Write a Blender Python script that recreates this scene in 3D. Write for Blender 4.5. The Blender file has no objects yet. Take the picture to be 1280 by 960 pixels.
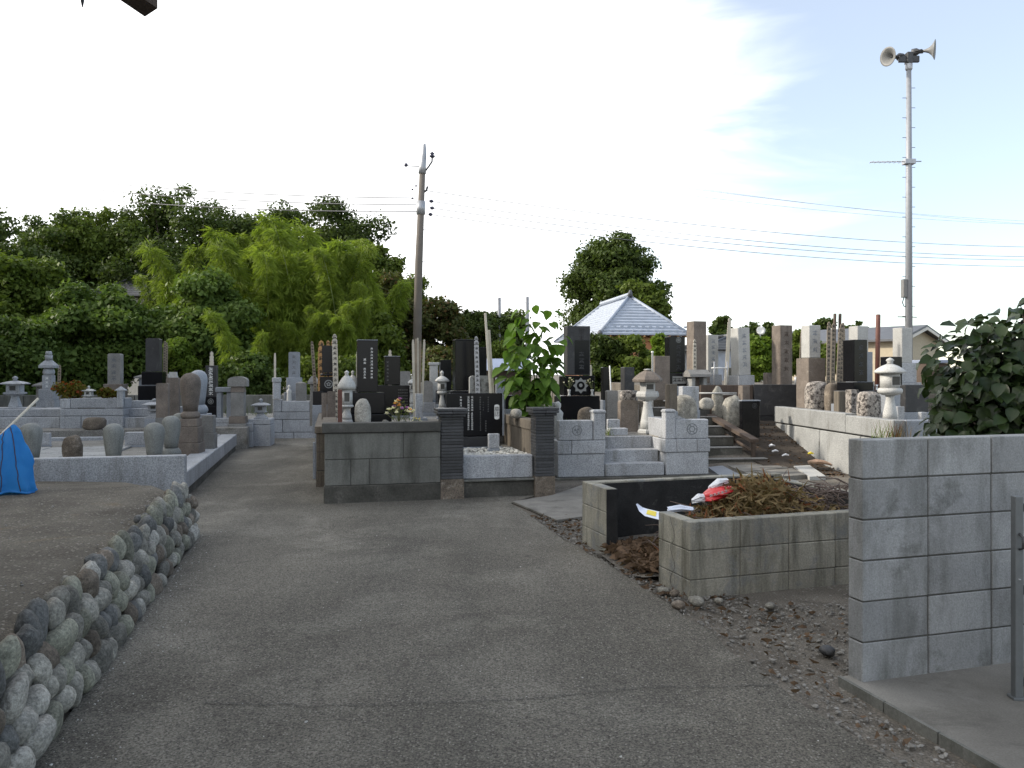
import bpy, math, random
import numpy as np
from mathutils import Vector, Matrix, Quaternion, noise
R = math.radians
C = bpy.context.scene.collection
scene = bpy.context.scene
random.seed(7)

# ------------------------------------------------------------------ camera
F, HOR, EYE = 980.0, 468.0, 1.52          # focal length and horizon of the photograph in its pixels, eye height in metres
cam = bpy.data.objects.new('camera', bpy.data.cameras.new('camera'))
C.objects.link(cam)
cam.location = (0, 0, EYE); cam.rotation_euler = (R(90), 0, 0)
cam.data.sensor_width = 36; cam.data.lens = 36*F/1280; cam.data.shift_y = -(480-HOR)/1280
cam.data.clip_start = .05; cam.data.clip_end = 3000
scene.camera = cam

# ------------------------------------------------------------------ sky, sun, exposure
SUN_AZ, SUN_EL = R(-86), R(28)            # azimuth from +Y (negative = left), elevation
w = bpy.data.worlds.new('World'); scene.world = w; w.use_nodes = True
nt = w.node_tree; N = nt.nodes; L = nt.links
for n in list(N): N.remove(n)
out = N.new('ShaderNodeOutputWorld'); bg = N.new('ShaderNodeBackground')
sky = N.new('ShaderNodeTexSky'); sky.sky_type = 'NISHITA'; sky.sun_disc = False
sky.sun_elevation = SUN_EL; sky.sun_rotation = SUN_AZ; sky.air_density = 1.0; sky.dust_density = .25; sky.ozone_density = 1.0
tc = N.new('ShaderNodeTexCoord')
sep = N.new('ShaderNodeSeparateXYZ'); L.new(tc.outputs['Generated'], sep.inputs[0])
mp = N.new('ShaderNodeMapping'); mp.inputs['Scale'].default_value = (1.6, 1.6, 6.5); mp.inputs['Location'].default_value = (.35, .2, .1)
mp.inputs['Rotation'].default_value = (0, R(14), 0)
L.new(tc.outputs['Generated'], mp.inputs[0])
nz = N.new('ShaderNodeTexNoise'); nz.inputs['Scale'].default_value = 1.5; nz.inputs['Detail'].default_value = 7; nz.inputs['Roughness'].default_value = .52
nz.inputs['Distortion'].default_value = .5
L.new(mp.outputs[0], nz.inputs['Vector'])
# the cloud sheet is thick on the sun's side (left) and breaks up to the right
def math_node(op, a, b=None, tree=nt):
    m = tree.nodes.new('ShaderNodeMath'); m.operation = op
    for i, v in enumerate((a, b)):
        if v is None: continue
        if isinstance(v, (int, float)): m.inputs[i].default_value = v
        else: tree.links.new(v, m.inputs[i])
    return m.outputs[0]
side = math_node('MULTIPLY', sep.outputs['X'], -1.15)
low = math_node('MULTIPLY', sep.outputs['Z'], -.55)
s = math_node('ADD', math_node('ADD', nz.outputs['Fac'], side), math_node('ADD', low, .34))
rmp = N.new('ShaderNodeMapRange'); rmp.interpolation_type = 'SMOOTHSTEP'
rmp.inputs['From Min'].default_value = .34; rmp.inputs['From Max'].default_value = .72
rmp.inputs['To Min'].default_value = .22; rmp.inputs['To Max'].default_value = 1.0
L.new(s, rmp.inputs['Value'])
mix = N.new('ShaderNodeMixRGB'); L.new(rmp.outputs[0], mix.inputs['Fac'])
dim = N.new('ShaderNodeMixRGB'); dim.blend_type = 'MULTIPLY'; dim.inputs['Fac'].default_value = 1; dim.inputs['Color2'].default_value = (.66, .67, .68, 1)
L.new(sky.outputs[0], dim.inputs['Color1']); L.new(dim.outputs[0], mix.inputs['Color1']); mix.inputs['Color2'].default_value = (6.0, 6.05, 6.1, 1)
L.new(mix.outputs[0], bg.inputs['Color']); bg.inputs['Strength'].default_value = .14
L.new(bg.outputs[0], out.inputs[0])
sun = bpy.data.objects.new('sun', bpy.data.lights.new('sun', 'SUN')); C.objects.link(sun)
sun.data.energy = 2.1; sun.data.angle = R(4); sun.data.color = (1.0, .91, .78)
sd = Vector((math.sin(SUN_AZ)*math.cos(SUN_EL), math.cos(SUN_AZ)*math.cos(SUN_EL), math.sin(SUN_EL)))
sun.rotation_euler = (-sd).to_track_quat('-Z', 'Y').to_euler(); sun.location = sd*80
scene.view_settings.view_transform = 'Standard'; scene.view_settings.look = 'None'
scene.view_settings.gamma = 1; scene.view_settings.use_curve_mapping = False
scene.view_settings.exposure = 1.2

# ------------------------------------------------------------------ pixel -> place
def X(px, d): return (px-640)/F*d
def Z(py, d): return EYE+(HOR-py)/F*d
def G(px, py, z=0.0):
    d = F*(EYE-z)/(py-HOR); return X(px, d), d

# ------------------------------------------------------------------ mesh helpers
class MB:
    def __init__(s): s.v = []; s.f = []; s.sm = []
    def add(s, vs, fs, smooth=False):
        o = len(s.v); s.v += [tuple(v) for v in vs]
        for f in fs: s.f.append(tuple(i+o for i in f)); s.sm.append(smooth)
    def mesh(s, name, mat):
        m = bpy.data.meshes.new(name); m.from_pydata(s.v, [], s.f)
        m.polygons.foreach_set('use_smooth', s.sm)
        if mat: m.materials.append(mat)
        m.update(); return m
    def box(s, c, d, b=.006, tf=None):
        """chamfered box, centre c, size d"""
        x, y, z = d[0]/2, d[1]/2, d[2]/2; b = min(b, x*.45, y*.45, z*.45)
        vs = []; idx = {}
        for sx in (-1, 1):
            for sy in (-1, 1):
                for sz in (-1, 1):
                    for ax in range(3):
                        p = [sx*(x-b), sy*(y-b), sz*(z-b)]
                        p[ax] = (sx*x, sy*y, sz*z)[ax]
                        idx[(sx, sy, sz, ax)] = len(vs); vs.append(Vector(p))
        fs = []
        for ax in range(3):
            o1, o2 = [(1, 2), (2, 0), (0, 1)][ax]
            for sg in (-1, 1):
                q = []
                for a, bb in ((-1, -1), (1, -1), (1, 1), (-1, 1)):
                    k = [0, 0, 0]; k[ax] = sg; k[o1] = a; k[o2] = bb; q.append(idx[(*k, ax)])
                fs.append(q if sg > 0 else q[::-1])
        for ax in range(3):               # edges parallel to ax
            o1, o2 = [(1, 2), (2, 0), (0, 1)][ax]
            for a in (-1, 1):
                for bb in (-1, 1):
                    k0 = [0, 0, 0]; k0[o1] = a; k0[o2] = bb; k1 = list(k0); k0[ax] = -1; k1[ax] = 1
                    q = [idx[(*k0, o1)], idx[(*k1, o1)], idx[(*k1, o2)], idx[(*k0, o2)]]
                    fs.append(q if a*bb < 0 else q[::-1])
        for sx in (-1, 1):
            for sy in (-1, 1):
                for sz in (-1, 1):
                    q = [idx[(sx, sy, sz, 0)], idx[(sx, sy, sz, 1)], idx[(sx, sy, sz, 2)]]
                    fs.append(q if sx*sy*sz > 0 else q[::-1])
        c = Vector(c)
        vs = [(tf @ v if tf else v)+c for v in vs]
        s.add(vs, fs); return s
    def bb(s, x0, x1, y0, y1, z0, z1, b=.006):
        return s.box(((x0+x1)/2, (y0+y1)/2, (z0+z1)/2), (abs(x1-x0), abs(y1-y0), abs(z1-z0)), b)
    def frus(s, c, lo, hi, z0, z1, b=0):
        """box whose top is scaled: lo=(w,d) hi=(w,d)"""
        vs = []
        for (wd, z) in ((lo, z0), (hi, z1)):
            for sx, sy in ((-1, -1), (1, -1), (1, 1), (-1, 1)): vs.append((c[0]+sx*wd[0]/2, c[1]+sy*wd[1]/2, z))
        s.add(vs, [(3, 2, 1, 0), (4, 5, 6, 7), (0, 1, 5, 4), (1, 2, 6, 5), (2, 3, 7, 6), (3, 0, 4, 7)]); return s
    def lathe(s, prof, n=24, c=(0, 0, 0), rot=0, smooth=True, sq=1):
        vs = []
        for r, z in prof:
            for k in range(n):
                a = rot+2*math.pi*k/n; vs.append((c[0]+r*math.cos(a), c[1]+r*math.sin(a)*sq, c[2]+z))
        fs = []
        for i in range(len(prof)-1):
            for k in range(n):
                a, b = i*n+k, i*n+(k+1) % n; fs.append((a, b, b+n, a+n))
        fs.append(tuple(range(n))[::-1]); fs.append(tuple(range((len(prof)-1)*n, len(prof)*n)))
        s.add(vs, fs, smooth); return s
    def tube(s, pts, rad, n=8, smooth=True):
        pts = [Vector(p) for p in pts]; rad = rad if isinstance(rad, (list, tuple)) else [rad]*len(pts)
        vs = []; fs = []; prev = None
        for i, p in enumerate(pts):
            t = (pts[min(i+1, len(pts)-1)]-pts[max(i-1, 0)]).normalized()
            u = t.orthogonal().normalized() if prev is None else (prev-t*prev.dot(t)).normalized()
            prev = u; v = t.cross(u)
            for k in range(n):
                a = 2*math.pi*k/n; vs.append(p+(u*math.cos(a)+v*math.sin(a))*rad[i])
        for i in range(len(pts)-1):
            for k in range(n):
                a, b = i*n+k, i*n+(k+1) % n; fs.append((a, b, b+n, a+n))
        fs.append(tuple(range(n))[::-1]); fs.append(tuple(range((len(pts)-1)*n, len(pts)*n)))
        s.add(vs, fs, smooth); return s
    def prism(s, outline, y0, y1):
        """outline in x,z extruded along y"""
        n = len(outline); vs = [(x, y0, z) for x, z in outline]+[(x, y1, z) for x, z in outline]
        fs = [tuple(range(n)), tuple(range(n, 2*n))[::-1]]
        for i in range(n): j = (i+1) % n; fs.append((j, i, i+n, j+n))
        s.add(vs, fs); return s
    def quad(s, a, b, c, d): s.add([a, b, c, d], [(0, 1, 2, 3)]); return s

_ico = {}
def ico(sub):
    if sub in _ico: return _ico[sub]
    import bmesh
    bm = bmesh.new(); bmesh.ops.create_icosphere(bm, subdivisions=sub, radius=1)
    v = [x.co.copy() for x in bm.verts]; f = [tuple(q.index for q in p.verts) for p in bm.faces]; bm.free()
    _ico[sub] = (v, f); return v, f
def rock(mb, c, size, seed, sub=3, rough=.28, freq=1.3, flat=0, smooth=True, rot=None):
    v, f = ico(sub); o = Vector((seed*3.7, seed*1.3, seed*7.1)); vs = []
    for p in v:
        k = 1+rough*noise.noise(p*freq+o)+rough*.35*noise.noise(p*freq*3+o)
        q = Vector((p.x*k*size[0], p.y*k*size[1], p.z*k*size[2]))
        if flat: # squarer
            q = Vector([math.copysign(abs(a)**(1-flat*.45)*sz**(flat*.45), a) for a, sz in zip(q, size)])
        if rot: q = rot @ q
        vs.append(q+Vector(c))
    mb.add(vs, f, smooth); return mb

def link(name, mesh, parent=None):
    o = bpy.data.objects.new(name, mesh); C.objects.link(o)
    if parent: o.parent = parent
    return o
def part(name, mb, mat, parent): return link(name, mb.mesh(name, mat), parent)
def tag(o, label, cat, group=None):
    o['label'] = label; o['category'] = cat
    if group: o['group'] = group
    return o
def thing(name, label, cat, loc=(0, 0, 0), rz=0, group=None):
    o = bpy.data.objects.new(name, None); C.objects.link(o); o.empty_display_size = .1
    o.location = loc; o.rotation_euler = (0, 0, R(rz)); return tag(o, label, cat, group)
def struct(name, mb, mat):
    o = part(name, mb, mat, None); o['kind'] = 'structure'; return o
def stuff(o): o['kind'] = 'stuff'; return o
_bm = {}
def block_mesh(d, mat, b=.006, name='block'):
    k = (tuple(round(a, 3) for a in d), mat.name, b)
    if k not in _bm: _bm[k] = MB().box((0, 0, 0), d, b).mesh(name, mat)
    return _bm[k]
def block(name, x0, x1, y0, y1, z0, z1, mat, parent, b=.006):
    o = link(name, block_mesh((abs(x1-x0), abs(y1-y0), abs(z1-z0)), mat, b, name), parent)
    o.location = ((x0+x1)/2, (y0+y1)/2, (z0+z1)/2); return o

# ------------------------------------------------------------------ materials
def col(c): return (*c, 1)
def new_mat(name):
    m = bpy.data.materials.new(name); m.use_nodes = True; nt = m.node_tree
    for n in list(nt.nodes): nt.nodes.remove(n)
    o = nt.nodes.new('ShaderNodeOutputMaterial'); p = nt.nodes.new('ShaderNodeBsdfPrincipled')
    nt.links.new(p.outputs[0], o.inputs[0]); return m, nt, p, o
def ramp(nt, fac, a, b):
    n = nt.nodes.new('ShaderNodeMapRange'); n.inputs['From Min'].default_value = a; n.inputs['From Max'].default_value = b
    nt.links.new(fac, n.inputs['Value']); return n.outputs[0]
def noise_t(nt, vec, scale, detail=4, rough=.55, dist=0):
    n = nt.nodes.new('ShaderNodeTexNoise'); n.inputs['Scale'].default_value = scale; n.inputs['Detail'].default_value = detail
    n.inputs['Roughness'].default_value = rough; n.inputs['Distortion'].default_value = dist
    nt.links.new(vec, n.inputs['Vector']); return n.outputs['Fac']
def mixc(nt, fac, a, b, mode='MIX'):
    n = nt.nodes.new('ShaderNodeMixRGB'); n.blend_type = mode
    for i, v in zip((0, 1, 2), (fac, a, b)):
        if isinstance(v, (int, float)): n.inputs[i].default_value = v
        elif isinstance(v, tuple): n.inputs[i].default_value = v if len(v) == 4 else col(v)
        else: nt.links.new(v, n.inputs[i])
    return n.outputs[0]
def rock_mat(name, base, var=.25, scale=3, speck=.25, sscale=120, rough=.8, bump=.25, bscale=60, stain=None, stain_amt=(.5, .75),
             stain_map=(5, 5, .8), patch=None, patch_amt=(.55, .7), patch_scale=6, objvar=.12, spec=.4, dist=.02):
    m, nt, p, o = new_mat(name)
    g = nt.nodes.new('ShaderNodeNewGeometry'); pos = g.outputs['Position']
    oi = nt.nodes.new('ShaderNodeObjectInfo')
    n1 = noise_t(nt, pos, scale, 7, .62)
    lo = tuple(c*(1-var) for c in base); hi = tuple(c*(1+var) for c in base)
    c = mixc(nt, ramp(nt, n1, .3, .7), lo, hi)
    if stain:
        mp = nt.nodes.new('ShaderNodeMapping'); mp.inputs['Scale'].default_value = stain_map; nt.links.new(pos, mp.inputs[0])
        n3 = noise_t(nt, mp.outputs[0], 1.4, 7, .65, .3)
        c = mixc(nt, ramp(nt, n3, *stain_amt), c, stain)
    if patch:
        n4 = noise_t(nt, pos, patch_scale, 8, .7, .4)
        c = mixc(nt, ramp(nt, n4, *patch_amt), c, patch)
    if speck:
        n2 = noise_t(nt, pos, sscale, 2, .7)
        f = ramp(nt, n2, .3, .7)
        c = mixc(nt, 1.0, c, mixc(nt, f, tuple([1-speck]*3), tuple([1+speck]*3)), 'MULTIPLY')
    if objvar:
        f = ramp(nt, oi.outputs['Random'], 0, 1)
        c = mixc(nt, 1.0, c, mixc(nt, f, tuple([1-objvar]*3), tuple([1+objvar]*3)), 'MULTIPLY')
    nt.links.new(c, p.inputs['Base Color']); p.inputs['Roughness'].default_value = rough
    p.inputs['Specular IOR Level'].default_value = spec
    if bump:
        bn = nt.nodes.new('ShaderNodeBump'); bn.inputs['Strength'].default_value = bump; bn.inputs['Distance'].default_value = dist
        nt.links.new(noise_t(nt, pos, bscale, 6, .65), bn.inputs['Height']); nt.links.new(bn.outputs[0], p.inputs['Normal'])
    return m
def plain(name, c, rough=.5, metal=0, var=.1, spec=.5): 
    m = rock_mat(name, c, var=var, scale=8, speck=.06, sscale=60, rough=rough, bump=.05, objvar=.05, spec=spec)
    m.node_tree.nodes['Principled BSDF'].inputs['Metallic'].default_value = metal; return m
def leaf_mat(name, a, b, rough=.5, trans=.35, c3=None, spec=.12):
    m, nt, p, o = new_mat(name)
    g = nt.nodes.new('ShaderNodeNewGeometry'); oi = nt.nodes.new('ShaderNodeObjectInfo')
    n = noise_t(nt, g.outputs['Position'], .7, 3, .6)
    f = math_node('ADD', math_node('MULTIPLY', g.outputs['Random Per Island'], .55, nt), math_node('MULTIPLY', ramp(nt, n, .3, .7), .45, nt), nt)
    c = mixc(nt, f, a, b)
    if c3: c = mixc(nt, ramp(nt, g.outputs['Random Per Island'], .86, .9), c, c3)
    c = mixc(nt, 1.0, c, mixc(nt, oi.outputs['Random'], (.85, .85, .85), (1.15, 1.15, 1.1)), 'MULTIPLY')
    nt.links.new(c, p.inputs['Base Color']); p.inputs['Roughness'].default_value = rough; p.inputs['Specular IOR Level'].default_value = spec
    t = nt.nodes.new('ShaderNodeBsdfTranslucent'); nt.links.new(mixc(nt, 1.0, c, (1.15, 1.25, .6), 'MULTIPLY'), t.inputs[0])
    mx = nt.nodes.new('ShaderNodeMixShader'); mx.inputs[0].default_value = trans
    nt.links.new(p.outputs[0], mx.inputs[1]); nt.links.new(t.outputs[0], mx.inputs[2]); nt.links.new(mx.outputs[0], o.inputs[0])
    return m

M = {}
M['granite'] = rock_mat('granite_light', (.32, .331, .348), .16, 2.5, .42, 70, .6, .10, 120, stain=(.17, .17, .16), stain_amt=(.52, .80))
M['granite_w'] = rock_mat('granite_white', (.40, .40, .385), .14, 3, .28, 90, .6, .08, 120, stain=(.24, .23, .21), stain_amt=(.56, .80))
M['granite_warm'] = rock_mat('granite_weathered', (.275, .28, .275), .16, 3, .35, 80, .75, .15, 90, stain=(.14, .135, .12), stain_amt=(.55, .80), patch=(.16, .155, .14), patch_amt=(.58, .74))
M['granite_b'] = rock_mat('granite_blue_grey', (.24, .26, .29), .12, 3, .28, 90, .5, .08, 120)
M['black'] = rock_mat('black_granite', (.008, .008, .0095), .15, 4, .2, 140, .2, .0, 100, objvar=.2, spec=.22)
M['black_rough'] = rock_mat('black_stone_weathered', (.030, .030, .032), .3, 4, .25, 90, .5, .1, 80, patch=(.085, .085, .082), patch_amt=(.55, .75))
M['brown'] = rock_mat('brown_andesite', (.155, .13, .11), .26, 5, .3, 70, .85, .2, 60, stain=(.08, .07, .062), stain_amt=(.55, .8), patch=(.25, .22, .19), patch_amt=(.6, .74))
M['grey'] = rock_mat('grey_stone', (.20, .195, .185), .2, 4, .25, 70, .85, .2, 60, stain=(.11, .105, .1), stain_amt=(.55, .8))
M['egg'] = rock_mat('monk_stone', (.21, .215, .20), .14, 6, .28, 90, .75, .12, 90, stain=(.12, .125, .11), stain_amt=(.5, .8), stain_map=(8, 8, .9))
M['rock'] = rock_mat('field_stone', (.205, .195, .168), .5, 9, .4, 70, .85, .7, 26, patch=(.30, .285, .26), patch_amt=(.58, .74), patch_scale=14, objvar=.4)
M['rock_b'] = rock_mat('field_stone_brown', (.14, .115, .09), .32, 7, .4, 70, .9, .7, 26, patch=(.28, .25, .21), patch_amt=(.56, .72), patch_scale=14, objvar=.3)
M['rock_o'] = rock_mat('field_stone_olive', (.20, .198, .155), .45, 8, .4, 70, .85, .7, 26, patch=(.27, .255, .20), patch_amt=(.56, .72), patch_scale=13, objvar=.3)
M['rock_d'] = rock_mat('field_stone_dark', (.11, .11, .105), .4, 8, .4, 70, .8, .7, 26, patch=(.20, .195, .18), patch_amt=(.60, .74), patch_scale=15, objvar=.3)
M['rock_w'] = rock_mat('field_stone_pale', (.33, .315, .28), .3, 7, .4, 70, .85, .7, 26, patch=(.18, .175, .16), patch_amt=(.55, .7), patch_scale=12, objvar=.2)
M['rough'] = rock_mat('split_stone', (.42, .38, .34), .45, 14, .3, 60, .9, .9, 26, patch=(.07, .06, .055), patch_amt=(.50, .58), patch_scale=16, dist=.09)
M['conc'] = rock_mat('old_concrete', (.155, .155, .14), .25, 2.2, .16, 70, .9, .25, 40, stain=(.07, .07, .06), stain_amt=(.44, .72), stain_map=(4, 4, .6), objvar=.1)
M['conc_cap'] = rock_mat('dark_concrete_cap', (.085, .083, .075), .3, 3, .16, 70, .9, .25, 40, patch=(.15, .15, .14), patch_amt=(.55, .72))
M['conc_base'] = rock_mat('stained_concrete', (.075, .072, .062), .4, 3, .2, 50, .95, .3, 30, patch=(.18, .17, .15), patch_amt=(.55, .72), patch_scale=3)
M['block'] = rock_mat('concrete_block', (.28, .287, .29), .16, 2.2, .18, 110, .92, .3, 90, stain=(.095, .096, .088), stain_amt=(.45, .78), stain_map=(4.5, 4.5, 1.2), patch=(.075, .076, .068), patch_amt=(.58, .78), patch_scale=3.2, objvar=.14)
M['block_old'] = rock_mat('old_concrete_block', (.30, .285, .235), .16, 3, .2, 90, .92, .3, 70, stain=(.085, .082, .062), stain_amt=(.46, .70), stain_map=(6, 6, .8), patch=(.20, .205, .20), patch_amt=(.50, .66), patch_scale=4, objvar=.1)
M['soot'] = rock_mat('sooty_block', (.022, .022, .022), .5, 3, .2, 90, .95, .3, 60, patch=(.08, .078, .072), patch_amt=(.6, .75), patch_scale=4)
M['mortar'] = rock_mat('mortar_joint', (.075, .073, .066), .25, 4, .2, 80, .95, .3, 60)
M['mortar_l'] = rock_mat('pale_mortar_joint', (.15, .145, .125), .25, 4, .2, 80, .95, .3, 60)
M['brick'] = rock_mat('dark_grey_brick', (.050, .051, .054), .22, 10, .2, 80, .5, .15, 60, objvar=.3)
M['wallwood'] = rock_mat('brown_concrete_panel', (.14, .12, .095), .25, 3, .2, 60, .9, .2, 50, stain=(.06, .05, .04), stain_amt=(.45, .75), stain_map=(14, 14, .5))
M['wood'] = rock_mat('weathered_wood', (.30, .25, .19), .2, 5, .1, 60, .85, .2, 40, stain=(.17, .14, .11), stain_amt=(.45, .75), stain_map=(60, 60, 1.2))
M['wood_or'] = rock_mat('orange_wood', (.42, .24, .10), .15, 5, .1, 60, .75, .1, 40, stain=(.30, .16, .06), stain_map=(60, 60, 1.2))
M['wood_w'] = rock_mat('bleached_wood', (.52, .48, .40), .12, 5, .1, 60, .8, .1, 40, stain=(.36, .32, .26), stain_map=(60, 60, 1.2))
M['wood_dk'] = rock_mat('dark_wood', (.085, .062, .048), .25, 5, .1, 60, .8, .2, 40, stain=(.045, .034, .028), stain_map=(40, 40, 1.5))
M['wood_red'] = rock_mat('red_brown_wood', (.13, .052, .038), .2, 5, .1, 60, .6, .1, 40)
M['ink'] = plain('brushed_ink', (.02, .018, .018), .7)
M['white'] = plain('white_lettering', (.72, .72, .70), .6)
M['carved'] = plain('grey_lettering', (.13, .13, .128), .7)
M['gold'] = plain('pale_crest', (.22, .225, .22), .6)
M['metal'] = plain('galvanised_metal', (.38, .39, .41), .45, .4)
M['metal_dk'] = plain('dark_metal', (.06, .062, .066), .5, .3)
M['gate'] = plain('grey_painted_metal', (.13, .14, .145), .45, .2)
M['steel'] = plain('polished_steel', (.62, .63, .65), .3, .7)
M['pole'] = rock_mat('concrete_pole', (.13, .115, .10), .12, 2, .1, 60, .85, .1, 40)
M['pole_s'] = plain('pale_grey_pole', (.27, .28, .30), .5, .2)
M['horn'] = plain('horn_grey', (.17, .17, .165), .5)
M['wire'] = plain('wire', (.16, .16, .17), .6)
M['insul'] = plain('dark_insulator', (.04, .04, .07), .4)
M['plaster'] = plain('cream_wall', (.44, .38, .28), .9)
M['plaster_o'] = plain('orange_clay_wall', (.42, .20, .10), .9)
M['plaster_w'] = plain('pale_wall', (.62, .60, .55), .9)
M['tile'] = rock_mat('roof_tile', (.33, .37, .44), .12, 3, .1, 40, .42, .1, 30, objvar=0)
M['tile_dk'] = rock_mat('dark_roof_tile', (.10, .105, .115), .15, 3, .1, 40, .5, .1, 30, objvar=0)
M['roofblue'] = rock_mat('metal_roof', (.26, .30, .40), .1, 3, .05, 40, .4, .05, 30)
M['net'] = plain('blue_net', (.012, .15, .42), .7)
M['bag_red'] = plain('red_plastic', (.62, .03, .035), .35)
M['bag_white'] = plain('white_plastic', (.70, .71, .74), .4)
M['paper'] = plain('white_paper', (.66, .70, .80), .7)
M['yellow'] = plain('yellow_label', (.72, .58, .05), .7)
M['card'] = plain('cardboard', (.45, .30, .21), .9, var=.25)
M['glass'] = plain('window_glass', (.03, .035, .04), .08)
M['bark'] = rock_mat('bark', (.07, .055, .042), .3, 8, .2, 40, .95, .4, 20)
M['stem'] = rock_mat('green_stem', (.13, .14, .06), .2, 8, .1, 40, .7, .1, 20)
M['culm'] = rock_mat('bamboo_culm', (.16, .20, .06), .2, 4, .1, 40, .5, .1, 20)
M['flower_w'] = leaf_mat('white_petals', (.75, .72, .66), (.85, .80, .62), .6, .2)
M['flower_o'] = leaf_mat('orange_petals', (.75, .32, .06), (.80, .45, .16), .6, .2)
M['flower_p'] = leaf_mat('purple_petals', (.42, .12, .50), (.58, .30, .62), .6, .2)
M['flower_y'] = leaf_mat('yellow_petals', (.80, .60, .08), (.85, .72, .2), .6, .2)
M['leaf_dk'] = leaf_mat('leaf_dark', (.034, .056, .015), (.095, .130, .034), .5, .28)
M['leaf_md'] = leaf_mat('leaf_mid', (.058, .090, .017), (.155, .200, .042), .5, .32)
M['leaf_cool'] = leaf_mat('leaf_cool', (.052, .088, .022), (.135, .190, .048), .5, .3)
M['leaf_br'] = leaf_mat('leaf_brownish', (.042, .054, .018), (.11, .120, .040), .55, .3, (.12, .075, .035))
M['leaf_lt'] = leaf_mat('leaf_light', (.075, .125, .018), (.155, .215, .035), .5, .4)
M['leaf_bam'] = leaf_mat('leaf_bamboo', (.115, .170, .024), (.245, .305, .055), .5, .45)
M['leaf_sap'] = leaf_mat('leaf_sapling', (.055, .115, .018), (.115, .19, .035), .45, .4)
M['leaf_bush'] = leaf_mat('leaf_glossy', (.012, .026, .008), (.040, .066, .020), .36, .18, spec=.3)
M['leaf_rg'] = leaf_mat('leaf_red_green', (.07, .09, .015), (.20, .15, .03), .55, .3, (.26, .06, .02))
M['litter'] = leaf_mat('dry_leaves', (.055, .038, .027), (.18, .118, .078), .8, .1)
M['litter_g'] = leaf_mat('wilting_leaves', (.075, .058, .030), (.27, .195, .105), .85, .15, (.16, .060, .028))
M['twig'] = rock_mat('dry_twig', (.16, .12, .10), .3, 12, .1, 50, .9, .2, 30, objvar=.2)
M['grass'] = leaf_mat('grass', (.05, .09, .015), (.12, .16, .03), .6, .3)
M['gravel'] = leaf_mat('gravel', (.10, .093, .083), (.36, .345, .32), .9, 0)
M['pebble'] = leaf_mat('white_pebbles', (.38, .37, .35), (.70, .69, .66), .8, 0)
# ================================================================== THE SETTING
def ground_mat(name, c1, c2, c3, s1=.8, s3=2.2, speck=.35, ss=160, bump=.5, bs=140, rough=.92, amt=(.5, .7), light=None, lanes=False):
    m, nt, p, o = new_mat(name)
    g = nt.nodes.new('ShaderNodeNewGeometry'); pos = g.outputs['Position']
    c = mixc(nt, ramp(nt, noise_t(nt, pos, s1, 6, .6), .35, .65), c1, c2)
    c = mixc(nt, ramp(nt, noise_t(nt, pos, s3, 8, .68, .4), *amt), c, c3)
    f = ramp(nt, noise_t(nt, pos, ss, 2, .75), .3, .7)
    c = mixc(nt, 1.0, c, mixc(nt, f, tuple([1-speck]*3), tuple([1+speck]*3)), 'MULTIPLY')
    if lanes:
        mp = nt.nodes.new('ShaderNodeMapping'); mp.inputs['Rotation'].default_value = (0, 0, R(-14)); mp.inputs['Scale'].default_value = (1.5, .16, 1); nt.links.new(pos, mp.inputs[0])
        c = mixc(nt, 1.0, c, mixc(nt, ramp(nt, noise_t(nt, mp.outputs[0], 1.0, 4, .55), .35, .65), (.80, .80, .79), (1.18, 1.17, 1.14)), 'MULTIPLY')
        c = mixc(nt, ramp(nt, noise_t(nt, pos, 2.4, 7, .72, .8), .60, .74), c, (.060, .054, .045))
    if light:       # scattered pale aggregate grains
        v = nt.nodes.new('ShaderNodeTexVoronoi'); v.inputs['Scale'].default_value = light[1]; nt.links.new(pos, v.inputs['Vector'])
        sp = nt.nodes.new('ShaderNodeSeparateColor'); nt.links.new(v.outputs['Color'], sp.inputs[0])
        f2 = math_node('MULTIPLY', ramp(nt, v.outputs['Distance'], .42, .30), ramp(nt, sp.outputs[0], .80, .86), nt)
        c = mixc(nt, f2, c, light[0])
    nt.links.new(c, p.inputs['Base Color']); p.inputs['Roughness'].default_value = rough; p.inputs['Specular IOR Level'].default_value = .3
    bn = nt.nodes.new('ShaderNodeBump'); bn.inputs['Strength'].default_value = bump; bn.inputs['Distance'].default_value = .012
    nt.links.new(noise_t(nt, pos, bs, 4, .7), bn.inputs['Height']); nt.links.new(bn.outputs[0], p.inputs['Normal'])
    return m
M['asphalt'] = ground_mat('asphalt', (.098, .090, .076), (.160, .149, .128), (.240, .226, .195), .45, .8, .75, 100, 1.0, 95, light=((.27, .255, .22), 75), amt=(.50, .74), lanes=True)
M['earth'] = ground_mat('earth', (.105, .092, .075), (.165, .148, .124), (.065, .056, .046), 1.2, 3, .5, 90, 1.0, 40, light=((.24, .225, .20), 38))
M['terrace'] = ground_mat('bare_dirt', (.066, .057, .044), (.135, .120, .096), (.16, .105, .05), 1.6, .8, .5, 90, 1.0, 35, amt=(.56, .74), light=((.24, .22, .19), 45))
M['slab'] = ground_mat('concrete_slab', (.145, .137, .122), (.25, .238, .214), (.085, .080, .070), 1.1, 1.8, .15, 120, .3, 90)
M['field'] = ground_mat('field', (.05, .065, .025), (.09, .085, .045), (.10, .08, .05), .2, .6, .3, 40, .5, 10)
M['bedgravel'] = ground_mat('bed_gravel', (.20, .19, .17), (.28, .27, .25), (.12, .11, .09), 1.5, 3, .5, 70, 1.0, 60)

def smooth(a, b, x):
    t = min(1, max(0, (x-a)/(b-a))); return t*t*(3-2*t)
def hill(x, y):
    h = smooth(12.35, 15.6, y)*.62*smooth(2.6, 3.4, x)
    return h
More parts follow.
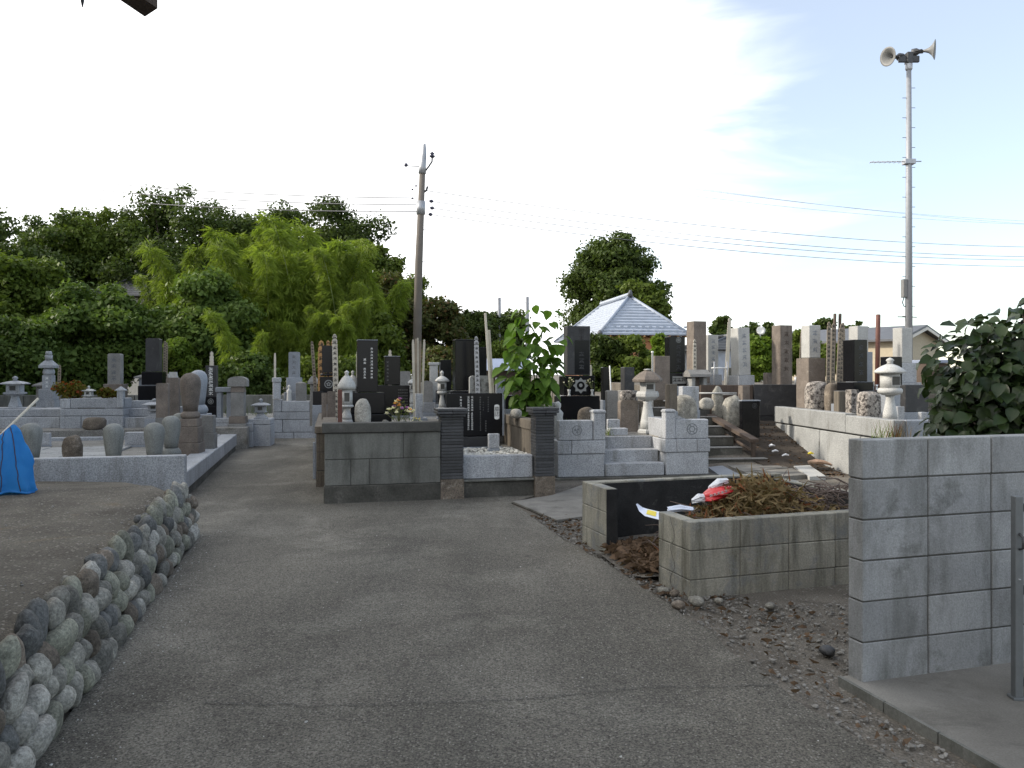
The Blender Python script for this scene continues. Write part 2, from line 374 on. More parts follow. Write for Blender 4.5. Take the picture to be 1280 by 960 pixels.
# one ground sheet to the horizon
xs = [-900, -300, -100, -50, -30, -20]+[-14+i*.5 for i in range(65)]+[20, 24, 30, 40, 60, 100, 300, 900]
ys = [-60, -20, -8, -4]+[-2+i*.5 for i in range(56)]+[27, 30, 35, 40, 50, 70, 100, 200, 500, 1500]
mb = MB(); nx = len(xs)
mb.add([(x, y, hill(x, y)-.012+.012*noise.noise(Vector((x*1.3, y*1.3, 0)))) for y in ys for x in xs],
       [(j*nx+i, j*nx+i+1, (j+1)*nx+i+1, (j+1)*nx+i) for j in range(len(ys)-1) for i in range(nx-1)], True)
struct('ground', mb, M['earth'])

# dark brown soil beside the old stairs, with the slope's shade painted in
M['soil'] = ground_mat('shaded_brown_soil', (.035, .028, .022), (.060, .048, .038), (.022, .018, .014), 1.5, 3, .5, 90, 1.0, 40)
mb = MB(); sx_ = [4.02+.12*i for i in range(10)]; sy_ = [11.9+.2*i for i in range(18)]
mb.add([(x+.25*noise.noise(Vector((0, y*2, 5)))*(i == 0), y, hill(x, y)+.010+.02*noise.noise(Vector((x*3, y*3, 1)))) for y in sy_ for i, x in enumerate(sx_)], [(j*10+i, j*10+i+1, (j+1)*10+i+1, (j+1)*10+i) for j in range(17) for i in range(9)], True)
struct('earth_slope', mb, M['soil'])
# asphalt lane: wide in front, narrowing to a path between the plots
def poly_sheet(name, pts, z, mat, jitter=0):
    mb = MB(); mb.add([(x, y, z) for x, y in pts], [tuple(range(len(pts)))]); return struct(name, mb, mat)
edge = [(1.62, -3), (1.55, 2.0), G(1130, 960), G(1040, 905), G(960, 850), G(893, 795), G(830, 752), G(760, 706), G(700, 672), G(668, 649), G(640, 629)]
jag = [edge[0], edge[1]]
for a, b in zip(edge[1:-1], edge[2:]):
    for k in range(1, 13):
        t = k/12; jag.append((a[0]+(b[0]-a[0])*t+.035*noise.noise(Vector((a[0]*5, (a[1]+(b[1]-a[1])*t)*4, 3))), a[1]+(b[1]-a[1])*t))
left = [(-7.2, 18.6), (-5.75, 16.0), (-3.95, 9.6), (-3.3, 8.2), (-2.95, 7.4), (-1.75, 2.6), (-.6, -3)]
poly_sheet('road', jag+[(.6, 10.4), (-1.5, 10.2), (-4.0, 18.6)]+left, .004, M['asphalt'])
# dark cracks across the lane
def crack(pts, seed, wid=.008):
    random.seed(seed); mb = MB(); P = []
    for (a, b) in zip(pts[:-1], pts[1:]):
        A, B = G(*a), G(*b); n = 22
        for k in range(n):
            t = k/n; P.append((A[0]+(B[0]-A[0])*t+random.uniform(-.006, .006), A[1]+(B[1]-A[1])*t+random.uniform(-.016, .016)))
    for i in range(len(P)-1):
        w0 = wid*random.uniform(.25, 1); w1 = wid*random.uniform(.25, 1)
        mb.quad((*P[i], .0085), (*P[i+1], .0085), (P[i+1][0], P[i+1][1]+w1, .0085), (P[i][0], P[i][1]+w0, .0085))
    struct('road_crack', mb, M['mortar'])
crack([(250, 880), (400, 885), (500, 882), (620, 878), (720, 870), (800, 862), (980, 858)], 3)
crack([(110, 915), (165, 898), (215, 882)], 5, .005)

# concrete aprons
mb = MB(); q = [G(641, 629), G(696, 652.5), G(729, 648), G(740, 604), G(690, 621)]
mb.prism([(0, 0)]*0 or [(q[i][0], q[i][1]) for i in range(5)], 0, 1)
mb.v = [(x, z, .002 if y < .5 else .022) for x, y, z in mb.v]; struct('concrete_apron', mb, M['slab'])
mb = MB()
P0 = Vector((1.615, 3.86)); P1 = Vector((1.86, 2.95)); P2 = Vector((2.15, 1.6)); e = Vector((.959, .282))
pl = [P0, P1, P2, Vector((6, 1.6)), P0+e*5]
mb.prism([(p.x, p.y) for p in pl][::-1], 0, 1); mb.v = [(x, z, -.02 if y < .5 else .032) for x, y, z in mb.v]
struct('gateway_slab', mb, M['slab'])
mb = MB(); d0 = (P1-P0).normalized(); nrm = Vector((d0.y, -d0.x))*-1
for a, b in ((P0, P1), (P1, P2)):
    d = (b-a).normalized(); n = Vector((-d.y, d.x))
    if n.x > 0: n = -n
    for k in range(3):
        s0 = a+(b-a)*(k/3)+d*.004; s1 = a+(b-a)*((k+1)/3)-d*.004
        v = [s0+n*.014, s1+n*.014, s1-n*.004, s0-n*.004]
        mb.add([(p.x, p.y, -.02) for p in v]+[(p.x, p.y, .036) for p in v], [(4, 5, 6, 7), (0, 1, 5, 4), (1, 2, 6, 5), (2, 3, 7, 6), (3, 0, 4, 7)])
struct('slab_edging', mb, M['conc'])

# ---- left terrace of bare dirt held by field stones
def wall_line(y):                    # foot of the stone wall
    return -1.83-.256*(y-3.03)
def terr_z(y):
    if y < 3: return .44
    if y < 7.3: return .44+.03*(y-3)/4.3
    return .47+(.26-.47)*(y-7.3)/1.9
mb = MB(); rows = [-3+.4*i for i in range(31)]; cols = [0, .12, .3, .6, 1, 1.5, 2, 3, 4, 6, 9, 14]
for y in rows:
    xe = wall_line(y)-.17
    if y > 7.0: xe -= (y-7.0)*.42
    for c in cols:
        mb.v.append((xe-c, y, terr_z(y)-(.05 if c == 0 else 0)+.025*noise.noise(Vector((xe-c, y, 1))*1.5)))
nc = len(cols)
for j in range(len(rows)-1):
    for i in range(nc-1): mb.f.append((j*nc+i, j*nc+i+1, (j+1)*nc+i+1, (j+1)*nc+i)[::-1]); mb.sm.append(True)
k0 = len(mb.v)
for j, y in enumerate(rows):         # earth face behind the stones
    x, yy, z = mb.v[j*nc]; mb.v.append((x+.11, yy, -.05))
for j in range(len(rows)-1): mb.f.append((j*nc, (j+1)*nc, k0+j+1, k0+j)); mb.sm.append(False)
o = len(mb.v); mb.v += [(mb.v[(len(rows)-1)*nc+i][0], rows[-1]+.03, -.05) for i in range(nc)]
for i in range(nc-1): mb.f.append(((len(rows)-1)*nc+i, (len(rows)-1)*nc+i+1, o+i+1, o+i)); mb.sm.append(False)
struct('dirt_terrace', mb, M['terrace'])

# the stones, each one its own part
sw = thing('stone_retaining_wall', 'low wall of rounded field stones holding back the dirt terrace', 'stone wall', (0, 0, 0))
vari = []
for k in range(14):
    b = MB(); rock(b, (0, 0, 0), (1, 1, 1), 11+k, sub=3, rough=.22, freq=.95)
    vari.append([b.mesh('stone', M[m]) for m in ('rock', 'rock_o', 'rock_b', 'rock_w', 'rock_d')])
random.seed(21)
ax = Vector((-.248, .969, 0)); nrm = Vector((.969, .248, 0))
s = -1.4
rowz = [.055, .175, .29]
def stone(t, z, off, sx, sy, sz, tilt=.35):
    y = t; x = wall_line(y)
    o = link('stone', vari[random.randrange(14)][random.choices(range(5), (4, 2.6, 1.6, .9, 2.0))[0]], sw)
    o.location = Vector((x, y, z))+nrm*off; o.scale = (sx, sy, sz)
    o.rotation_euler = (random.uniform(-tilt, tilt), random.uniform(-tilt, tilt), R(14)+random.uniform(-.4, .4))
for i, z in enumerate(rowz):
    y = 1.4+.06*i
    while y < 7.35:
        b = random.uniform(.055, .092); big = random.random() < .15
        if big: b = random.uniform(.092, .115)
        stone(y+b, (z+random.uniform(-.025, .025))*(terr_z(y)+.03)/.47, -.045-.03*i+random.uniform(-.015, .015), .055, b, random.uniform(.062, .088)*(1.2 if big else 1), .5)
        y += b*2+random.uniform(-.012, .012)
y = 1.4
while y < 7.35:      # upright coping stones
    b = random.uniform(.050, .088); h = random.uniform(.075, .115)
    stone(y+b, terr_z(y)-.05+random.uniform(-.02, .03), -.145+random.uniform(-.025, .02), random.uniform(.045, .06), b, h, .4)
    if random.random() < .25: stone(y+b, terr_z(y)+.015, -.19, .035, .04, .035)
    y += b*2-.008
for k in range(9): # rounding the far end
    stone(7.42+random.uniform(-.05, .06), .05+.12*(k % 3)+random.uniform(-.02, .02), -.10*(k//3)-.07, .06, .065, .07)

# ---- beds that carry the graves
def bed(name, x, y, rz, boxes, mat):
    mb = MB()
    for b in boxes: mb.bb(*b, .01)
    o = struct(name, mb, mat); o.location = (x, y, 0); o.rotation_euler = (0, 0, R(rz)); return o
FA = (-2.2, 9.2, 13)          # brick-pillar plot: front left corner, turn
FG = (.667, 11.4, 10)         # pale granite plot with the three steps
bed('grave_bed', *FA, [(.11, 1.55, .12, 2.0, -.05, .84), (.11, 2.75, 2.004, 3.2, -.05, .838), (-.02, 2.85, 3.204, 8.5, -.05, .50)], M['bedgravel'])
bed('entry_bed', *FA, [(1.554, 2.74, .27, 2.0, -.05, .485)], M['bedgravel'])
bed('grave_bed', *FG, [(.04, 1.60, .62, 3.3, -.05, .58), (1.64, 2.30, .30, 3.0, -.05, .575), (.04, 2.6, 3.304, 7.5, -.05, .572)], M['bedgravel'])
bed('upper_terrace', 3.1, 15.62, 0, [(-.3, 9, .12, 14, -.05, 1.29), (-1.6, -.304, -.2, 13.9, -.05, 1.0)], M['earth'])
bed('grave_bed', 5.25, 10.80, 3.5, [(.17, 5.5, .17, 4.3, -.05, .80)], M['bedgravel'])
bed('grave_bed', -5.35, 15.9, 14, [(-12, -.02, .05, 6, -.05, .44)], M['bedgravel'])
bed('path_end_bed', -6.6, 18.75, 8, [(-1.6, 5, .05, 6, -.05, .45)], M['bedgravel'])
bed('kerbed_bed', -3.98, 9.55, 14, [(-6.8, -.12, .1, 6.1, -.05, .27)], M['bedgravel'])
_jr = random.Random(99)
# ================================================================== WALLS
def courses(t, mat, u0, u1, v0, v1, zs, length, gap=.008, along='u', start=(0,), name='block', core=True, coremat=None, b=.005, joints=None):
    """courses of blocks; zs = list of course boundaries; joints are recessed round a mortar core"""
    if core:
        i = .007
        if along == 'u': part('mortar', MB().bb(u0+i, u1-i, v0+i, v1-i, zs[0], zs[-1]-i, .001), coremat or M['mortar'], t)
        else: part('mortar', MB().bb(u0+i, u1-i, v0+i, v1-i, zs[0], zs[-1]-i, .001), coremat or M['mortar'], t)
    a, bnd = (u0, u1) if along == 'u' else (v0, v1)
    for r in range(len(zs)-1):
        if joints: js = [a]+list(joints[r % len(joints)])+[bnd]
        else:
            js = [a]; x = a+(start[r % len(start)] or length)
            while x < bnd-.05: js.append(x); x += length
            js.append(bnd)
        for p, q in zip(js[:-1], js[1:]):
            g0 = gap/2 if p > a else 0; g1 = gap/2 if q < bnd else 0
            z0 = zs[r]+(gap/2 if r else 0); z1 = zs[r+1]-(gap/2 if r < len(zs)-2 else 0)
            o = block(name, p+g0, q-g1, v0, v1, z0, z1, mat, t, b) if along == 'u' else block(name, u0, u1, p+g0, q-g1, z0, z1, mat, t, b)
            j = _jr.uniform(-.0018, .0018); o.location[1 if along == 'u' else 0] += j; o.rotation_euler = (_jr.uniform(-.003, .003), 0, _jr.uniform(-.003, .003))

# ---- tall concrete block wall at the right edge
t = thing('concrete_block_wall', 'tall grey concrete block wall, six courses high, at the right edge', 'wall', (1.694, 3.79, .03), 16.4)
courses(t, M['block'], 0, 4.4, 0, .10, [-.04, .19, .388, .586, .784, .982, 1.172], .4, .007, start=(.395,), b=.004)

# ---- gate beside it
t = thing('metal_gate', 'grey metal gate post and bars at the right edge, in front of the block wall', 'gate', (2.30, 3.60, .032), -4)
part('post', MB().bb(0, .036, -.02, .02, 0, .93, .003).bb(-.012, .048, -.03, .03, 0, .012, .002), M['gate'], t)
for k in range(12):
    part('bar', MB().bb(.09+k*.09, .108+k*.09, -.009, .009, .06, .90, .002), M['metal_dk'], t)
for z in (.06, .48, .86): part('rail', MB().bb(.036, 1.2, -.013, .013, z, z+.035, .003), M['metal_dk'], t)
mb = MB(); mb.tube([(.018, -.02, .76), (.018, -.05, .75), (.018, -.05, .70), (.018, -.022, .69)], .006); part('latch', mb, M['metal_dk'], t)
part('rivet', MB().lathe([(.006, 0), (.006, .004)], 10, (0, 0, 0)), M['metal'], t).location = (.018, -.021, .55)

# ---- compost pen of old blocks
BX, BY, BR = 1.21, 5.34, 17.7
t = thing('compost_pen', 'low pen of weathered concrete blocks filled with cut branches and dead plants', 'compost pen', (BX, BY, 0), BR)
H3 = [-.06, .115, .315, .512]
def pen_wall(u0, u1, v0, v1, along, soot=None, zs=H3, mat=None, start=(.4,)): courses(t, mat or M['block_old'], u0, u1, v0, v1, zs, .4, .005, along, start, b=.005, coremat=M['mortar_l'])
pen_wall(.0, 2.07, .0, .10, 'u')
pen_wall(.0, .10, .104, .44, 'v', start=(.3,))
pen_wall(.0, .10, 1.36, 1.776, 'v', start=(.32,), zs=[-.06, .15, .35, .55])
pen_wall(.0, 2.07, 1.78, 1.88, 'u', zs=[-.06, .15, .35, .55])
pen_wall(1.97, 2.07, .104, 1.776, 'v')
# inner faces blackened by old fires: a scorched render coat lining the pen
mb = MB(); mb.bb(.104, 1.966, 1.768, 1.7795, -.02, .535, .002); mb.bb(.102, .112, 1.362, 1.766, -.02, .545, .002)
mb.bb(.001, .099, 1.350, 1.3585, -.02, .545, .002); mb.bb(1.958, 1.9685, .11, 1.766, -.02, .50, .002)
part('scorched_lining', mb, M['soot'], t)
for (u, v0, z0, z1) in ((0, .13, .0, .5),):   # crack running down the end face
    mb = MB(); random.seed(int(v0*100)); p = None
    for k in range(14):
        q = (-.0015, v0+.10+.03*math.sin(k*1.1)+random.uniform(-.01, .01), z0+(z1-z0)*k/13)
        if p: mb.quad(p, q, (q[0], q[1]+.006, q[2]), (p[0], p[1]+.006, p[2]))
        p = q
    part('crack', mb, M['mortar'], t)

# ---- wall of the brick-pillar plot
t = thing('plot_wall', 'dark weathered concrete wall with a heavy cap, left of the brick pillars', 'wall', (FA[0], FA[1], 0), FA[2])
part('footing', MB().bb(-.01, 1.372, -.012, .14, -.03, .206, .01), M['conc_base'], t)
courses(t, M['conc'], 0, 1.368, 0, .12, [.21, .515, .826], .92, .008, joints=[(.30, .52), (.92,)])
block('cap', -.03, 1.37, -.03, .15, .83, .947, M['conc_cap'], t, .008)
courses(t, M['wallwood'], 0, .12, .124, 1.36, [-.02, .21, .515, .826], .62, .008, 'v', (.3, .6))
block('cap', -.03, .15, .153, 1.38, .829, .944, M['wallwood'], t, .008)
t2 = thing('plot_wall', 'long brown stained concrete wall edging the path behind the front plot', 'wall', (FA[0], FA[1], 0), FA[2])
courses(t2, M['wallwood'], -.12, 0.0, 1.42, 7.6, [-.03, .22, .47, .72], 1.2, .008, 'v', (.6, 1.2))
block('cap', -.14, .02, 1.40, 7.64, .723, .82, M['wallwood'], t2, .008)
for k, (v, z0, z1) in enumerate(((1.50, .1, .60), (2.25, .02, .52), (3.1, .3, .78))):
    block('pipe_cover', -.165, -.125, v, v+.06, z0, z1, M['granite_b'], t2, .006)
t3 = thing('plot_wall', 'short brown panel wall running back from the right brick pillar', 'wall', (FA[0], FA[1], 0), FA[2])
courses(t3, M['wallwood'], 2.58, 2.70, .27, 1.98, [.40, .80], .58, .008, 'v')
block('cap', 2.565, 2.715, .262, 1.985, .803, .93, M['wallwood'], t3, .006)

def brick_pillar(u0, wd, label):
    t = thing('brick_pillar', label, 'gatepost', (FA[0], FA[1], 0), FA[2], 'brick pillars of the front plot')
    c = u0+wd/2
    part('footing', MB().frus((c, .125), (wd+.015, .27), (wd+.01, .26), -.03, .243), M['rock_b'], t)
    part('core', MB().bb(u0+.008, u0+wd-.008, .008, .242, .243, 1.09, .001), M['mortar'], t)
    n = 20; h = (1.005-.245)/n
    for k in range(n):
        z = .246+k*h; j = random.uniform(-.002, .002)
        block('brick', u0+j, u0+wd+j, 0, .25, z, z+h-.006, M['brick'], t, .004)
    for k in range(3):
        z = 1.005+k*.034; e = (.025, .05, .05)[k]
        for s in (0, 1):
            o = block('brick', u0-e+s*(wd/2+e)+.001, u0+(wd/2 if s == 0 else wd+e)-.001, -e, .25+e, z, z+.030, M['brick'], t, .004)
    return t
brick_pillar(1.375, .275, 'left dark brick pillar, at the end of the capped concrete wall')
p2 = brick_pillar(2.56, .245, 'right dark brick pillar, in front of the leafy sapling')
o = part('latch', MB().bb(2.5555, 2.562, .08, .15, .84, .93, .002), M['metal_dk'], p2)

t = thing('entry_step', 'pale granite kerb on a dark concrete step between the two brick pillars', 'step', (FA[0], FA[1], 0), FA[2])
part('base', MB().bb(1.654, 2.556, .06, .27, -.03, .195, .006), M['conc_base'], t)
part('tread', MB().bb(1.654, 2.556, .03, .27, .198, .222, .006), M['conc'], t)
part('kerb', MB().bb(1.656, 2.554, .12, .27, .225, .508, .008), M['granite'], t)

# pebble strip in the entry and other loose stone: uncountable
def scatter(name, n, area, rmin, rmax, mat, seed, parent=None, zf=None, flat=.6, rz=0, org=(0, 0)):
    rs = np.random.RandomState(seed); v0, f0 = ico(1); v0 = np.array([tuple(p) for p in v0]); f0 = np.array(f0)
    P = []; FF = []
    ca, sa = math.cos(R(rz)), math.sin(R(rz))
    for k in range(n):
        x, y = area(rs); wx, wy = org[0]+x*ca-y*sa, org[1]+x*sa+y*ca
        r = rmin+(rmax-rmin)*rs.rand()**3
        v = v0*(1+.25*rs.randn(len(v0), 1))*r*np.array([1, .8, flat])*(.7+.6*rs.rand(3))
        a = rs.rand()*6.28; c, s_ = math.cos(a), math.sin(a)
        v = np.stack([v[:, 0]*c-v[:, 1]*s_, v[:, 0]*s_+v[:, 1]*c, v[:, 2]], 1)
        v += np.array([wx, wy, (zf(wx, wy) if zf else 0)+r*flat*.3]); P.append(v); FF.append(f0+k*len(v0))
    m = bpy.data.meshes.new(name); m.from_pydata(np.concatenate(P).tolist(), [], np.concatenate(FF).tolist()); m.materials.append(mat)
    o = link(name, m, parent); return stuff(o)
scatter('white_pebbles', 420, lambda r: (1.66+r.rand()*.88, .29+r.rand()**1.3*.95), .014, .034, M['pebble'], 5, zf=lambda x, y: .49, rz=FA[2], org=FA[:2])

# ---- pale granite plot with three steps
t = thing('granite_enclosure', 'pale granite enclosure left of the three steps, with a carved round crest', 'grave enclosure', (FG[0], FG[1], 0), FG[2])
def course_blocks(t, segs, mat=M['granite']):
    for nm, u0, u1, v0, v1, z0, z1 in segs: block(nm, u0, u1, v0, v1, z0, z1, mat, t, .010)
block('plinth', -.06, 2.45, -.10, .9, -.03, .016, M['conc_base'], t)
course_blocks(t, [('stone_block', .0, .705, 0, .62, .018, .353), ('stone_block', -.01, .20, -.015, .62, .357, .552), ('stone_block', .205, .715, -.015, .62, .357, .552),
                  ('panel', .015, .528, 0, .16, .556, .848), ('post', .534, .714, -.01, .17, .556, .955)])
part('post_cap', MB().frus((.624, .08), (.20, .20), (.20, .20), .957, .978).frus((.624, .08), (.20, .20), (.15, .15), .978, 1.0), M['granite'], t)
t2 = thing('granite_enclosure', 'pale granite enclosure right of the three steps, turning back along them', 'grave enclosure', (FG[0], FG[1], 0), FG[2])
course_blocks(t2, [('stone_block', 1.655, 2.33, 0, .95, .018, .353), ('stone_block', 1.63, 1.82, -.015, .40, .357, .552), ('stone_block', 1.63, 1.82, .404, .95, .357, .552),
                   ('stone_block', 1.824, 2.14, -.015, .20, .357, .552), ('stone_block', 2.144, 2.35, -.015, .20, .357, .552),
                   ('post', 1.64, 1.80, -.01, .15, .556, .955), ('panel', 1.65, 1.79, .154, .95, .556, .845), ('panel', 1.804, 2.33, .01, .16, .556, .845)])
part('post_cap', MB().frus((1.72, .07), (.175, .175), (.175, .175), .957, .978).frus((1.72, .07), (.175, .175), (.13, .13), .978, 1.0), M['granite'], t2)
part('curved_shoulder', MB().prism([(1.805, .847), (2.02, .847), (1.93, .87), (1.86, .905), (1.805, .94)], .03, .14), M['granite'], t2)
def ring(mb, c, r, wd, y, n=28):      # flat ring crest lying on a face looking to -Y
    for k in range(n):
        a, b = 2*math.pi*k/n, 2*math.pi*(k+1)/n
        mb.quad(*[(c[0]+q*math.cos(s), y, c[1]+q*math.sin(s)) for q, s in ((r, a), (r, b), (r-wd, b), (r-wd, a))])
def disc(mb, c, r, y, n=16):
    mb.add([(c[0]+r*math.cos(2*math.pi*k/n), y, c[1]+r*math.sin(2*math.pi*k/n)) for k in range(n)], [tuple(range(n))])
M['engrave'] = plain('engraved_line', (.13, .14, .15), .8)
mb = MB(); ring(mb, (.285, .70), .075, .012, -.002); 
for a in (40, 160, 280): mb.quad(*[(.285+x, -.002, .70+z) for x, z in ((math.cos(R(a))*.05, math.sin(R(a))*.05), (math.cos(R(a+40))*.03, math.sin(R(a+40))*.03), (0, 0), (math.cos(R(a-40))*.03, math.sin(R(a-40))*.03))])
part('crest', mb, M['engrave'], t)
mb = MB(); ring(mb, (2.07, .70), .085, .012, .008); ring(mb, (2.07, .70), .045, .010, .008)
for a in range(0, 360, 60): mb.quad(*[(2.07+math.cos(R(a+q))*rr, .008, .70+math.sin(R(a+q))*rr) for q, rr in ((-6, .045), (6, .045), (3, .075), (-3, .075))])
part('crest', mb, M['engrave'], t2)
t3 = thing('granite_steps', 'three pale granite steps leading up between the crested enclosures', 'steps', (FG[0], FG[1], 0), FG[2])
for k, z in enumerate((.206, .381, .565)):
    block('step', .718, 1.628, .0+.26*k, .258+.26*k if k < 2 else .95, .018, z, M['granite'], t3, .010)

# ---- old stone stairs up to the rear terrace with a wooden stringer
t = thing('stone_stairs', 'dark old stone stairs climbing to the rear graves', 'stairs', (3.08, 12.95, 0), 7)
zz = -.02
for k in range(6):
    z = .10+.155*k; v = .38*k
    block('step', -.25 if k else -.3, (1.22 if k == 0 else .93-.0*k), v, 3.0, zz, z, M['conc_base'] if k != 5 else M['conc_cap'], t, .012)
    block('tread_edge', -.25, (1.20 if k == 0 else .92), v-.012, v+.15, z+.002, z+.022, M['grey'], t, .006)
    zz = z+.001
    # lifted so that each step carries its own nosing stone
t = thing('wooden_rail', 'brown wooden plank rail sloping down beside the old stone stairs', 'rail', (4.06, 12.95, 0), 7)
a, b = Vector((-.10, 1.85, .74)), Vector((.06, .25, .40))
d = (b-a).normalized(); sdv = Vector((1, .05, 0)).normalized(); up = sdv.cross(d).normalized()
if up.z < 0: up = -up
mb = MB(); vs = [p+sdv*i*.075+up*j*.03 for p in (a, b) for i, j in ((-1, -1), (1, -1), (1, 1), (-1, 1))]
mb.add(vs, [(0, 1, 2, 3), (7, 6, 5, 4), (0, 4, 5, 1), (1, 5, 6, 2), (2, 6, 7, 3), (3, 7, 4, 0)]); part('plank', mb, M['wood_dk'], t)
for f in (.08, .55, .97):
    p = a+(b-a)*f; part('post', MB().bb(p.x-.03, p.x+.03, p.y-.03, p.y+.03, hill(4.1, 12.95+p.y)-.05, p.z-.02, .004), M['wood_dk'], t)
part('brace', MB().tube([(a.x, a.y+.05, .58), (b.x, b.y+.1, .22)], .03, 6, False), M['wood_dk'], t)

# ---- right hand granite plot
t = thing('granite_plot_wall', 'two-course speckled granite wall of the raised plot on the right', 'wall', (5.25, 10.80, 0), 3.5)
courses(t, M['granite_warm'], 0, .16, .0, 4.12, [-.03, .595], 1.35, .026, 'v', (.9,), core=False, name='stone_block', b=.012)
part('mortar', MB().bb(.04, .15, .03, 4.1, -.03, .88, .001), M['soot'], t)
for a, b, z in ((.0, 1.325, .888), (1.350, 4.12, .915)): block('stone_block', -.012, .17, a-.012, b, .618, z, M['granite_warm'], t, .012)
block('stone_block', .164, .62, 0, .16, -.03, .595, M['granite_warm'], t, .012); block('stone_block', .628, 3.2, 0, .16, -.03, .595, M['granite_warm'], t, .012)
block('stone_block', .175, .64, -.012, .16, .602, .888, M['granite_b'], t, .012); block('stone_block', .648, 3.2, -.012, .16, .602, .80, M['granite_b'], t, .012)

# ---- dark retaining wall of the rear terrace
t = thing('terrace_wall', 'dark stained retaining wall below the row of tall pillar graves', 'wall', (3.72, 15.45, 0), 2)
courses(t, M['wood_dk'], .0, 1.04, 0, .14, [.1, .70, 1.31], .8, .010, 'u', (.5, .8), core=False, name='panel')
courses(t, M['black_rough'], 1.05, 3.2, -.03, .14, [.1, .70, 1.32], 1.1, .010, 'u', (.6, 1.1), core=False, name='panel')

# ---- kerbed plot at the left with egg-shaped stones
KX, KY, KR = -3.98, 9.55, 14
t = thing('granite_kerb', 'pale granite front kerb behind the dirt terrace, before the row of egg-shaped stones', 'kerb', (KX, KY, 0), KR)
for a, b in ((-6.8, -4.0), (-3.992, -1.8), (-1.792, .0)): block('kerb_stone', a, b, 0, .13, -.03, .535, M['granite'], t, .010)
t = thing('granite_kerb', 'long pale granite side kerb running back along the path', 'kerb', (KX, KY, 0), KR)
for a, b in ((.134, 2.1), (2.108, 4.2), (4.208, 6.35)): block('kerb_stone', -.30, .0, a, b, .10, .325, M['granite'], t, .010)
part('footing', MB().bb(-.28, -.02, .14, 6.33, -.05, .098, .005), M['conc_base'], t)
t = thing('granite_kerb', 'pale granite back kerb closing the plot of egg-shaped stones', 'kerb', (KX, KY, 0), KR)
for a, b in ((-6.8, -3.5), (-3.492, -.306)): block('kerb_stone', a, b, 6.1, 6.3, -.03, .33, M['granite'], t, .010)
t = thing('paving_strip', 'pale slabs laid across the kerbed plot of egg-shaped stones', 'paving', (KX, KY, 0), KR)
for i in range(5):
    for j in range(4): block('slab', -4.6+i*.62, -4.6+i*.62+.60, 2.2+j*.55, 2.2+j*.55+.53, .265, .30+.004*((i+j) % 2), M['granite_warm'], t, .008)
# ================================================================== GRAVES
def glyph(mb, cx, cz, s, y, rs):
    """a brush-stroke character as small flat strokes lying on a face that looks to -Y"""
    w = s*.11
    def st(x0, z0, x1, z1):
        dx, dz = x1-x0, z1-z0; l = math.hypot(dx, dz) or 1; nx, nz = -dz/l*w/2, dx/l*w/2
        mb.quad((cx+x0+nx, y, cz+z0+nz), (cx+x0-nx, y, cz+z0-nz), (cx+x1-nx, y, cz+z1-nz), (cx+x1+nx, y, cz+z1+nz))
    h = s*.42
    st(-h, h*rs.uniform(.3, .9), h, h*rs.uniform(.3, .9))
    if rs.random() < .7: st(-h*.8, rs.uniform(-.3, .2)*h, h*.8, rs.uniform(-.3, .2)*h)
    x = rs.uniform(-.4, .4)*h; st(x, h, x, -h*rs.uniform(.5, 1))
    st(0, h*.1, -h, -h*rs.uniform(.6, 1)); st(0, h*.1, h, -h*rs.uniform(.6, 1))
    if rs.random() < .6: st(-h*.7, -h*.55, h*.7, -h*.55)
    if rs.random() < .4: st(h*.7, h*.4, h*.7, -h*.6)
def lettering(parent, cols, y, mat, seed, name='inscription'):
    """cols: (x, z_top, z_bottom, n, size)"""
    rs = random.Random(seed); mb = MB()
    for x, zt, zb, n, s in cols:
        for k in range(n): glyph(mb, x+rs.uniform(-.03, .03)*s, zt+(zb-zt)*(k+.5)/n, s, y, rs)
    return part(name, mb, M[mat], parent)
def kanji(parent, text, x, z, s, y, mat, vertical=True):
    c = bpy.data.curves.new('t', 'FONT'); c.size = s; c.align_x = 'CENTER'; c.align_y = 'CENTER'; c.body = '\n'.join(text) if vertical else text; c.resolution_u = 2
    c.space_line = .95
    o = bpy.data.objects.new('t', c); C.objects.link(o)
    bpy.context.view_layer.update()
    me = bpy.data.meshes.new_from_object(o.evaluated_get(bpy.context.evaluated_depsgraph_get())); bpy.data.objects.remove(o)
    me.materials.clear(); me.materials.append(M[mat])
    q = link('inscription', me, parent); q.rotation_euler = (R(90), 0, 0); q.location = (x, y, z); return q

